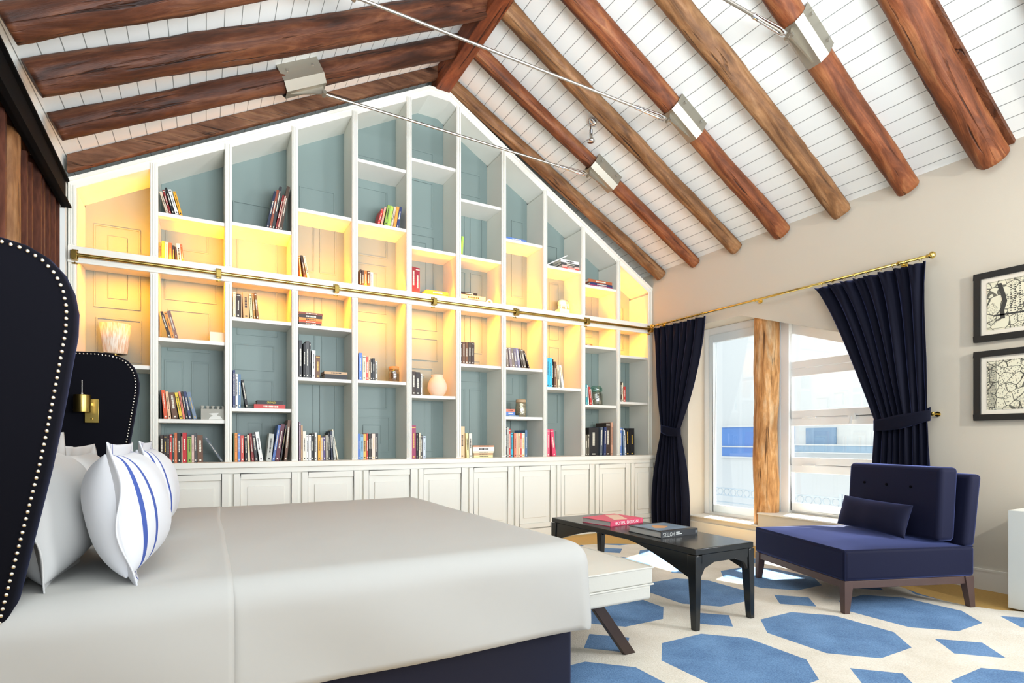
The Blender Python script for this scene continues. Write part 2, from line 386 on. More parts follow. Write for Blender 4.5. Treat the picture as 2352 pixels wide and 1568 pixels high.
# ================================================================== ROOF TIMBERS
nR = Vector((-KR, 0, -1)).normalized()    # out of the right ceiling, into the room
nL = Vector((KL, 0, -1)).normalized()
tR = Vector((1, 0, -KR)).normalized(); tL = Vector((1, 0, KL)).normalized()
ordn = ['first', 'second', 'third', 'fourth', 'fifth', 'sixth', 'seventh', 'eighth']
logsR = [  # Y at wall, Y at ridge, radius
    (5.065, 5.235, .068, M_LOGR2), (4.53, 4.66, .064, M_LOGR), (3.97, 4.08, .070, M_LOGR2), (3.43, 3.51, .078, M_LOGR),
    (2.85, 2.93, .078, M_LOGR2), (2.33, 2.38, .079, M_LOGR), (1.78, 1.83, .094, M_LOGR), (1.22, 1.28, .085, M_LOGR)]
for i, (ya, yb, r, m) in enumerate(logsR):
    d = r * .82
    a = Vector((XW + .02, ya, zceil(XW + .02))) + nR * d; b_ = Vector((2.17, yb, zceil(2.17))) + nR * d
    o = rough_log('roof_log', a, b_, r, m, flat_up=(-nR, d - .004), seed=i * 3 + 11, bulge=.13 if i in (2, 4) else .08, taper=(1, 1.12))
    ends = ['nearest the bookcase', 'holding the lowest steel strap', 'bumpy, between the two lower straps',
            'holding the middle steel strap', 'between the middle and uppermost straps', 'holding the uppermost steel strap', 'thick, backed by a plank', 'at the top right corner'][i]
    tag(o, ('reddish brown' if m is M_LOGR else 'ochre brown') + ' roof log above the windows, ' + ends, 'roof beam', 'roof logs on the window side')
# plank behind the seventh log
p = thing('roof_plank', 'flat brown plank between the white ceiling and the thick round log by the pictures', 'plank')
a = Vector((XW - .0, 1.77, zceil(XW))); b_ = Vector((2.2, 1.84, zceil(2.2)))
mb = MB(); M = Matrix((tR, Vector((0, 1, 0)), -nR)).transposed().to_4x4()
for y0 in (1.665,):
    L_ = (b_ - a).length
    pts = [a + Vector((0, y, 0)) for y in (-.115, .115)]; pts2 = [b_ + Vector((0, y, 0)) for y in (.115, -.115)]
    mb.prism(pts + pts2, nR * .035)
mb.build('board', wood('brown_plank_timber', '#4a2918', '#74442a', '#93603f', axis=0), p)
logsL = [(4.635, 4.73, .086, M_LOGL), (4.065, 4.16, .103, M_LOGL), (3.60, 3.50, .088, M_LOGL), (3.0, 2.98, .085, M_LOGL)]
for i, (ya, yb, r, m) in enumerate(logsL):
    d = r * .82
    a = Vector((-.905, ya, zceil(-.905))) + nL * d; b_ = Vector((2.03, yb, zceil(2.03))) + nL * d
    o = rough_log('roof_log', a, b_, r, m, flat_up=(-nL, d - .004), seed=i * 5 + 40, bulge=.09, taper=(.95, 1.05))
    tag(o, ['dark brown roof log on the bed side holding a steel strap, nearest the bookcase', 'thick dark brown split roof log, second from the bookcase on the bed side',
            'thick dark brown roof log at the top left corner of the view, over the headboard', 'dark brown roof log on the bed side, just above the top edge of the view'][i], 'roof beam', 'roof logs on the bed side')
# half beam along the bookcase on the left
mb = MB(); a = Vector((-.905, 5.178, zceil(-.905))); b_ = Vector((2.03, 5.178, zceil(2.03)))
mb.prism([a, a + Vector((0, .06, 0)), a + Vector((0, .06, 0)) + Vector((0, 0, -.125)), a + Vector((0, 0, -.125))], b_ - a)
o = mb.build('roof_board', wood('mid_brown_board', '#4a2e1c', '#75503a', '#8e6a4c', axis=0, scale=8), None, bevel=.006)
tag(o, 'flat sawn brown timber lying along the top left slope of the bookcase', 'roof beam')
o = B('ridge_beam', (2.025, Y0, 4.62), (2.175, 5.36, ZR - .0), M_RIDGE, bevel=.008)
tag(o, 'smooth square red-brown ridge beam at the peak of the ceiling', 'ridge beam')
# black steel beam + timber partition on the left
t = thing('steel_beam', 'black steel beam running along the left wall above the headboard', 'steel beam')
for nm, xa_, xb_, o0, o1, thk in (('web', -.925, -.90, 0, 0, 0), ('flange', -.925, -.866, 0, .016, 1), ('flange', -.925, -.878, -.016, 0, 2)):
    def zz(y, top): return (3.06 - (y - 3.53) * .042) if top else (2.828 - (y - 3.53) * .025)
    y0_, y1_ = 1.5, 5.13
    if thk == 0: q = [(xa_, y0_, zz(y0_, 0)), (xa_, y1_, zz(y1_, 0)), (xa_, y1_, zz(y1_, 1)), (xa_, y0_, zz(y0_, 1))]
    elif thk == 1: q = [(xa_, y0_, zz(y0_, 0)), (xa_, y1_, zz(y1_, 0)), (xa_, y1_, zz(y1_, 0) + .014), (xa_, y0_, zz(y0_, 0) + .014)]
    else: q = [(xa_, y0_, zz(y0_, 1) - .014), (xa_, y1_, zz(y1_, 1) - .014), (xa_, y1_, zz(y1_, 1)), (xa_, y0_, zz(y0_, 1))]
    MB().prism(q, (xb_ - xa_, 0, 0)).build(nm, M_BLACK, t)
fy = [3.905, 4.34, 4.48, 4.64, 4.75, 4.92, 5.02, 5.17]; random.seed(3)
names = ['furthest left board, left of the round post', 'wide board just right of the round post', 'short board, second right of the round post', 'tall board, third right of the round post', 'narrow board, fourth right of the round post', 'board fifth right of the round post', 'thin board, sixth right of the round post', 'last board beside the white wall end']
for i, y in enumerate(fy):
    zt = (2.85, 2.82, 2.81, 2.92, 2.86, 2.92, 2.86, 2.92)[i]
    o = MB().box((-1.14, y - .028, 0), (-.935 - (i % 3) * .006, y, zt)).build('timber_board', M_SLAT, None, bevel=.003, origin=(-1.0, y, 0))
    tag(o, 'upright dark brown timber, ' + names[i], 'timber board', 'upright boards of the timber partition')
o = rough_log('timber_post', (-.985, 4.11, 0), (-.985, 4.11, 2.84), .058, wood('tan_post_timber', '#6a4327', '#93663f', '#b58a5e', axis=0), seed=9, nr=14, seg=40)
tag(o, 'pale tan round upright post among the dark boards above the headboard', 'wooden post')
o = rough_log('timber_brace', (-1.01, 2.6, 2.99), (-1.01, 4.46, 2.90), .066, M_LOGL, seed=21, nr=16, seg=60)
tag(o, 'rough dark horizontal timber under the black steel beam at the far left', 'roof beam')

# ------------------------------------------------------------------ tie rods with saddle brackets
def saddle(parent, x, y, side, length=.34, wd=.093, dp=.165):
    n, t_ = (nR, tR) if side == 'R' else (nL, tL)
    c = Vector((x, y, zceil(x))); sd_ = Vector((0, 1, 0))
    prof = [(-wd, .0), (-wd, dp * .68), (-wd * .52, dp), (wd * .52, dp), (wd, dp * .68), (wd, .0)]
    inn = [(a * .955, b_ * .975) for a, b_ in prof]
    mb = MB()
    for k in range(5):
        q = [prof[k], prof[k + 1], inn[k + 1], inn[k]]
        mb.prism([c - t_ * (length / 2) + sd_ * a + n * b_ for a, b_ in q], t_ * length)
    mb.build('strap_plate', M_STEEL, parent)
    for a in (-.32, .32):
        for s_ in (-1, 1):
            p = c + t_ * (length * a) + sd_ * (s_ * wd) + n * (dp * .3)
            MB().tube([p, p + sd_ * s_ * .014], .010, 8).build('screw', M_STEELD, parent)
    return c, n, t_
def tie(label, xl, xr, yl, yr, z, turn=True, left=True, wl=.093):
    t = thing('tie_rod', label, 'tie rod', group='steel tie rods with saddle straps')
    ends = []
    for side, x, y in (('L', xl, yl), ('R', xr, yr)):
        c, n, t_ = saddle(t, x, y, side, wd=(wl if side == 'L' else .086), dp=.158 if side == 'R' else .178)
        # gusset plate: triangle hanging from the strap
        dd = .158 if side == 'R' else .178
        e = 1 if side == 'R' else -1
        up = c + n * (dd - .002)
        a1 = up - t_ * .15; a2 = up + t_ * .15
        tip = up + n * .055 + t_ * (-.13 * e) + Vector((0, 0, 0))
        pts = [a1, a2, tip] if side == 'R' else [a2, a1, tip]
        MB().prism([q - Vector((0, .006, 0)) for q in pts], (0, .012, 0)).build('gusset', M_STEEL, t)
        ends.append(tip)
    zr = (ends[0].z + ends[1].z) / 2
    A_, B_ = ends
    d = (B_ - A_)
    MB().tube([A_, A_ + d * .5, A_ + d * .86], .011, 10).build('rod', M_STEELD, t)
    tb = MB(); T0, T1 = .86, .985
    tb.tube([A_ + d * T0, A_ + d * (T0 + .004), A_ + d * (T0 + .03), A_ + d * (T1 - .03), A_ + d * (T1 - .004), A_ + d * T1], [.012, .017, .017, .023, .023, .012], 12)
    tb.build('turnbuckle', M_CHROME, t, smooth=True)
    MB().tube([A_ + d * (.995), B_], .014, 8).tube([B_ - Vector((0, .03, 0)), B_ + Vector((0, .03, 0))], .013, 10).build('clevis', M_STEEL, t)
    MB().tube([A_ + d * .012, A_], .013, 8).tube([A_ - Vector((0, .03, 0)), A_ + Vector((0, .03, 0))], .016, 12).build('clevis', M_STEEL, t)
tie('steel tie rod nearest the bookcase, crossing in front of its upper shelves', .62, 3.66, 4.685, 4.575, 3.86, wl=.097)
tie('steel tie rod crossing the middle of the view below the ridge beam', .60, 3.66, 3.55, 3.455, 3.8, wl=.10)
tie('steel tie rod at the top edge, running to the uppermost strap', .60, 3.66, 2.40, 2.345, 3.77)
# small chrome spotlight
t = thing('ceiling_spotlight', 'small chrome spotlight fixed to the white ceiling above the lower steel strap', 'spotlight')
c = Vector((3.26, 4.27, zceil(3.26)))
MB().lathe([(.0, 0), (.045, 0), (.048, .01), (.048, .022), (.02, .032), (0, .034)], (0, 0, 0), 20).build('ceiling_rose', M_CHROME, t, smooth=True).matrix_world = Matrix.Translation(c) @ nR.to_track_quat('Z', 'Y').to_matrix().to_4x4()
j = c + nR * .05
MB().tube([c + nR * .02, j, j + Vector((.0, 0, -.06))], .007, 8).build('arm', M_CHROME, t)
MB().lathe([(.0, .0), (.018, 0), (.018, -.07), (.022, -.075), (.038, -.10), (.038, -.11), (0, -.112)], (j.x + .003, j.y, j.z - .05), 18).build('lamp_head', M_CHROME, t, smooth=True)
# ================================================================== BOOKCASE
DC = [-.362 + .5275 * i for i in range(10)]; HW = .0275
NX = [(-.854, DC[0] - HW)] + [(DC[i] + HW, DC[i + 1] - HW) for i in range(9)] + [(DC[9] + HW, 4.864)]
def zout(x):
    if x < 1.96: return 3.048 + (x + .905) * .553
    if x < 2.18: return 4.632
    return 4.632 - (x - 2.18) * .5945
bk = thing('bookcase', 'floor-to-roof white built-in bookcase with gabled top and grey-blue panelled backs', 'bookcase', (2.0, 5.4, .897))
inv = Vector((2.0, 5.4, .897))
def bpart(mb, name, m, par=bk, **k):
    for v in mb.bm.verts: v.co -= inv
    return mb.build(name, m, par, **k)
xs = [-.905, 1.96, 2.18, 4.93]; TH = .092
mb = MB()
for i in range(3):
    x0, x1 = xs[i], xs[i + 1]
    z0, z1 = zout(x0), zout(x1) if i != 1 else 4.632
    mb.prism([(x0, YB - .003, z0), (x1, YB - .003, z1), (x1, YB - .003, z1 - TH), (x0, YB - .003, z0 - TH)], (0, YK - YB, 0))
bpart(mb, 'gable_top', M_TRIM)
mb = MB()
for i in range(3):
    x0, x1 = xs[i], xs[i + 1]; z0, z1 = zout(x0), zout(x1) if i != 1 else 4.632
    mb.prism([(x0, YB - .014, z0), (x1, YB - .014, z1), (x1, YB - .014, z1 - .03), (x0, YB - .014, z0 - .03)], (0, .014, 0))
bpart(mb, 'gable_moulding', M_TRIM)
# uprights
for i, x in enumerate([-.8795] + DC + [4.897]):
    hw = HW if 0 < i < 11 else (.0255 if i == 0 else .033)
    zt = min(zout(x - hw), zout(x + hw)) - TH + .008; z2 = zt + TH - .045
    mb = MB().box((x - hw, YB, .897), (x + hw, YK - .001, zt)).box((x - hw, YB - .008, .897), (x + hw, YB, z2))
    for (za, zb) in ((.91, 2.405), (2.551, z2 - .012)):
        for a, b_ in ((-.024, -.016), (-.010, -.002), (.008, .024)):
            if i in (0, 11): a, b_ = a * .8, b_ * .8
            mb.box((x + a, YB - .016, za), (x + b_, YB - .008, zb))
    bpart(mb, 'upright', M_TRIM, bevel=.002)
# middle fascia that hides the light strips
bpart(MB().box((-.905, YB - .018, 2.415), (4.93, YB + .012, 2.541)).box((-.905, YB - .026, 2.415), (4.93, YB - .018, 2.435)), 'fascia_band', M_TRIM, bevel=.002)
SH = {0: [1.674], 1: [1.252, 1.909, 2.915], 2: [1.357, 2.129, 2.937], 3: [1.646, 2.122, 3.162], 4: [1.652, 3.155, 3.736], 5: [1.53, 3.004, 3.875],
      6: [1.875, 3.004, 3.583], 7: [1.338, 1.875, 3.265], 8: [1.682, 3.057], 9: [1.50, 2.20, 2.911], 10: [1.553, 2.122]}
for c in range(11):
    x0, x1 = NX[c]
    for z in SH[c]:
        bpart(MB().box((x0, YB + .006, z - .031), (x1, YK - .012, z)), 'shelf', M_WHITE, bevel=.002)
    bpart(MB().box((x0, YB + .012, 2.462), (x1, YK - .012, 2.50)), 'shelf', M_WHITE)
# panelled backs: old doors, each column with its own pattern of mouldings
rr = random.Random(12)
def frame(mb, x0, x1, z0, z1, w_=.011, p=.007):
    y0, y1 = YK - .012 - p, YK - .012
    mb.box((x0, y0, z0), (x1, y1, z0 + w_)).box((x0, y0, z1 - w_), (x1, y1, z1)).box((x0, y0, z0 + w_), (x0 + w_, y1, z1 - w_)).box((x1 - w_, y0, z0 + w_), (x1, y1, z1 - w_))
for c in range(11):
    x0, x1 = NX[c]; mb = MB()
    zs = lambda x: zout(x) - TH + .02
    pts = [(x0, YK - .012, .897), (x1, YK - .012, .897), (x1, YK - .012, zs(x1))]
    if c == 5: pts += [(2.18, YK - .012, 4.55), (1.96, YK - .012, 4.55)]
    pts += [(x0, YK - .012, zs(x0))]
    mb.prism(pts, (0, .012, 0))
    z = .93; zt = min(zout(x0), zout(x1)) - .2
    style = rr.randint(0, 2)
    while z < zt - .25:
        h_ = rr.choice([.42, .55, .75, .95, .3]); h_ = min(h_, zt - z)
        a, b_ = x0 + rr.uniform(.02, .07), x1 - rr.uniform(.05, .12)
        if style == 2 and h_ > .5:
            m_ = (a + b_) / 2; frame(mb, a, m_ - .03, z + .03, z + h_ - .03); frame(mb, m_ + .03, b_, z + .03, z + h_ - .03)
        else:
            frame(mb, a, b_, z + .03, z + h_ - .03)
            if rr.random() < .6 and h_ > .35 and b_ - a > .3: frame(mb, a + .09, b_ - .09, z + .11, z + h_ - .11, .007, .005)
        z += h_ + .02
    bpart(mb, 'back_panel', M_PANEL, bevel=.0015)
# light strips with their amber light, behind the fascia
for c in range(11):
    x0, x1 = NX[c]; xm = (x0 + x1) / 2; wd = x1 - x0 - .03
    bpart(MB().box((x0 + .01, YB + .014, 2.501), (x1 - .01, YB + .024, 2.504)), 'led_strip', M_LED)
    bpart(MB().box((x0 + .01, YB + .014, 2.457), (x1 - .01, YB + .024, 2.461)), 'led_strip', M_LED)
    u = lamp('led_light_up', 'AREA', Vector((xm, YB + .023, 2.508)) - inv, 5.6, (1, .32, .0), size=(wd, .02), parent=bk, spread=R(108)); u.rotation_euler = (R(180 - 40), 0, 0)
    d = lamp('led_light_down', 'AREA', Vector((xm, YB + .03, 2.455)) - inv, 5.6, (1, .32, .0), size=(wd, .02), parent=bk, spread=R(108)); d.rotation_euler = (R(38), 0, 0)

# countertop and base cabinets
t = B('countertop', (-.905, 5.115, .85), (4.925, 5.618, .897), M_TRIM, bevel=.004)
tag(t, 'long cream-white countertop under the bookcase, on top of the low cabinets', 'countertop')
gx = [-.905] + [.183 + .5373 * i for i in range(-1, 9)] + [4.925]
for i in range(len(gx) - 1):
    x0, x1 = gx[i], gx[i + 1]
    lab = 'low white cabinet with a raised-panel door, %s from the window wall' % (['twelfth', 'eleventh', 'tenth', 'ninth', 'eighth', 'seventh', 'sixth', 'fifth', 'fourth', 'third', 'second', 'first'][12 - (len(gx) - 1) + i])
    t = thing('base_cabinet', lab, 'cabinet', ((x0 + x1) / 2, 5.36, 0), group='low cabinets under the bookcase')
    ox = (x0 + x1) / 2
    def lb(a, b_): return ((a[0] - ox, a[1] - 5.36, a[2]), (b_[0] - ox, b_[1] - 5.36, b_[2]))
    MB().box(*lb((x0, 5.155, 0), (x1, 5.618, .849))).box(*lb((x0, 5.137, .805), (x1, 5.155, .849))).box(*lb((x0, 5.137, 0), (x1, 5.155, .115))).build('body', M_TRIM, t)
    a, b_ = x0 + .018, x1 - .018
    if b_ - a < .1: continue
    z0, z1 = .125, .80; st = .052
    mb = MB()
    for q in (((a, 5.132, z0), (a + st, 5.154, z1)), ((b_ - st, 5.132, z0), (b_, 5.154, z1)), ((a + st, 5.132, z0), (b_ - st, 5.154, z0 + st)), ((a + st, 5.132, z1 - st), (b_ - st, 5.154, z1))): mb.box(*lb(*q))
    mb.box(*lb((a + st, 5.147, z0 + st), (b_ - st, 5.154, z1 - st)))
    if b_ - a > .3: mb.box(*lb((a + st + .055, 5.138, z0 + st + .06), (b_ - st - .055, 5.148, z1 - st - .06)))
    mb.build('door', M_TRIM, t, bevel=.003)
# brass library-ladder rail
t = thing('ladder_rail', 'long brass library ladder rail on brackets along the middle band of the bookcase', 'rail', (2.0, 5.18, 2.46))
MB().tube([(-2.86, 0, .005), (2.9, 0, .005)], .0145, 16).build('rail', M_BRASS, t, smooth=False)
for x in (-.86, .093, 1.043, 1.992, 2.936, 3.883, 4.86):
    x -= 2.0
    MB().box((x - .02, .036, -.055), (x + .02, .047, .055)).box((x - .02, -.022, .022), (x + .02, .04, .034)).box((x - .02, -.024, -.03), (x + .02, -.016, .03)).box((x - .02, -.022, -.034), (x + .02, .04, -.024)).build('bracket', M_BRASS, t, bevel=.003)
    MB().tube([(x, .036, -.045), (x, .03, -.045)], .005, 8).build('screw', M_BRASS2, t)

# ------------------------------------------------------------------ books
BC = {'black': '#19181a', 'brown black': '#2c2220', 'dark brown': '#3a2a22', 'dark umber': '#3e2d28', 'umber': '#4a382c', 'red': '#c63832', 'bright red': '#c4262a', 'dark teal': '#23403f',
 'orange and black': '#c96a3c', 'cream': '#e2d6b8', 'green': '#8fae4a', 'pale pink': '#d9b8ac', 'dark grey': '#4b4a4a', 'brown': '#6b4730', 'slate': '#58606a', 'dark green': '#3f5a3a', 'orange': '#e8923e',
 'blue': '#5b80c4', 'coral red': '#d5574a', 'dark red': '#8a2422', 'charcoal': '#333336', 'white': '#ecebe6', 'bright white': '#f3f3f0', 'pale grey': '#bcbdb4', 'blue and white': '#4b6aa8', 'maroon': '#5c1a30',
 'orange red': '#dc5628', 'peach': '#eec39a', 'yellow': '#eccb34', 'coral': '#e8836a', 'navy blue': '#2d3a66', 'grey blue': '#71849a', 'steel blue': '#5a7a9c', 'mauve': '#8b7186', 'tan': '#c7a27a', 'ivory': '#e9e3d2',
 'white and black': '#e6e4dc', 'orange yellow': '#f0a828', 'beige': '#d2bda4', 'purple': '#5f4f86', 'grey beige': '#a8a08e', 'dark navy': '#1d2740', 'light blue': '#86b0c8', 'yellow orange': '#f1b64e', 'cream pink': '#ead4c4',
 'plum': '#9c3a60', 'pale blue': '#cfdcec', 'pale yellow': '#e9dca2', 'terracotta': '#c98a62', 'turquoise': '#35b4cf', 'pink': '#e2607e', 'rose pink': '#de4468', 'black and cream': '#4d463a', 'dark grey and cream': '#66604f',
 'black and ivory': '#5c5546', 'copper': '#c8977c', 'slate blue': '#5c7292', 'teal': '#2c96a0', 'cyan': '#2fb0d6', 'bright cyan': '#48c0e4', 'chestnut brown': '#7a4e2c', 'grey brown': '#8c7c70', 'mauve grey': '#8d7c80',
 'taupe': '#86776a', 'grey mauve': '#7f7480', 'lilac grey': '#8f88a0', 'dark taupe': '#54463c', 'brown grey': '#75685c', 'mauve brown': '#8a6458', 'orange cream': '#f0b070', 'amber': '#c08430', 'dark amber': '#8c5a1c',
 'red brown': '#8c4630', 'dusty pink': '#d0a090', 'black and white': '#2a2a2a', 'red orange': '#d86a3a', 'amber brown': '#a06a2a', 'burgundy': '#8a1a30', 'lime green': '#a8cc5a', 'rust': '#b0603c', 'pale pink ': '#e8c4c4', 'dark': '#222222'}
BC['yellow'] = '#eccb34'
PAGES = mat('book_pages', '#e6dfcc', .8)
WORD = ['bottom', 'second', 'third']
DESC = {'first': 'first'}
ORD = ['first', 'second', 'third', 'fourth', 'fifth', 'sixth', 'seventh', 'eighth', 'ninth', 'tenth', 'eleventh', 'twelfth', 'thirteenth', 'fourteenth', 'fifteenth', 'sixteenth']
rb = random.Random(5)
def colour_of(n):
    k = n.replace('wide ', '').replace('thin ', '')
    if k == 'black and red': k = 'black'
    return BC.get(k, '#888888')
def bmat(n): 
    h = colour_of(n); return mat('book_cover_' + n.replace('wide ', '').replace('thin ', '').replace(' ', '_'), h, .5)
def lum(h): v = lin(h); return .2 * v[0] + .7 * v[1] + .1 * v[2]
M_TXL = mat('pale_lettering', '#e8e2cf', .5); M_TXD = mat('dark_lettering', '#2a2624', .5); M_TXG = mat('gold_lettering', '#d9b24a', .4)
def make_book(cname, w_, h_, dp, marks=True):
    """upright book, spine towards -y, corner at origin; cover, page block and lettering marks in one small mesh"""
    mb = MB(); t = min(.0025, w_ * .18)
    mb.mi = 0; mb.box((0, 0, 0), (t, dp, h_)).box((w_ - t, 0, 0), (w_, dp, h_)).box((t, 0, 0), (w_ - t, t, h_))
    mb.mi = 1; mb.box((t, t, .003), (w_ - t, dp - .003, h_ - .003))
    hx = colour_of(cname)
    if marks and w_ > .011:
        mb.mi = 2; y = -.0005; c = w_ / 2
        k = rb.random()
        tw = w_ * rb.uniform(.22, .4); z0 = h_ * rb.uniform(.3, .42); z1 = h_ * rb.uniform(.7, .88)
        z = z0
        while z < z1:
            s_ = rb.uniform(.004, .011); mb.box((c - tw / 2, y, z), (c + tw / 2, 0.0002, z + s_)); z += s_ + .0025
        mb.box((c - w_ * .18, y, .012), (c + w_ * .18, .0002, .024))
        if k < .35: mb.box((t, y, h_ * .92), (w_ - t, .0002, h_ * .945))
    return mb, [bmat(cname), PAGES, (M_TXL if lum(hx) < .3 else M_TXD) if rb.random() < .85 else M_TXG]
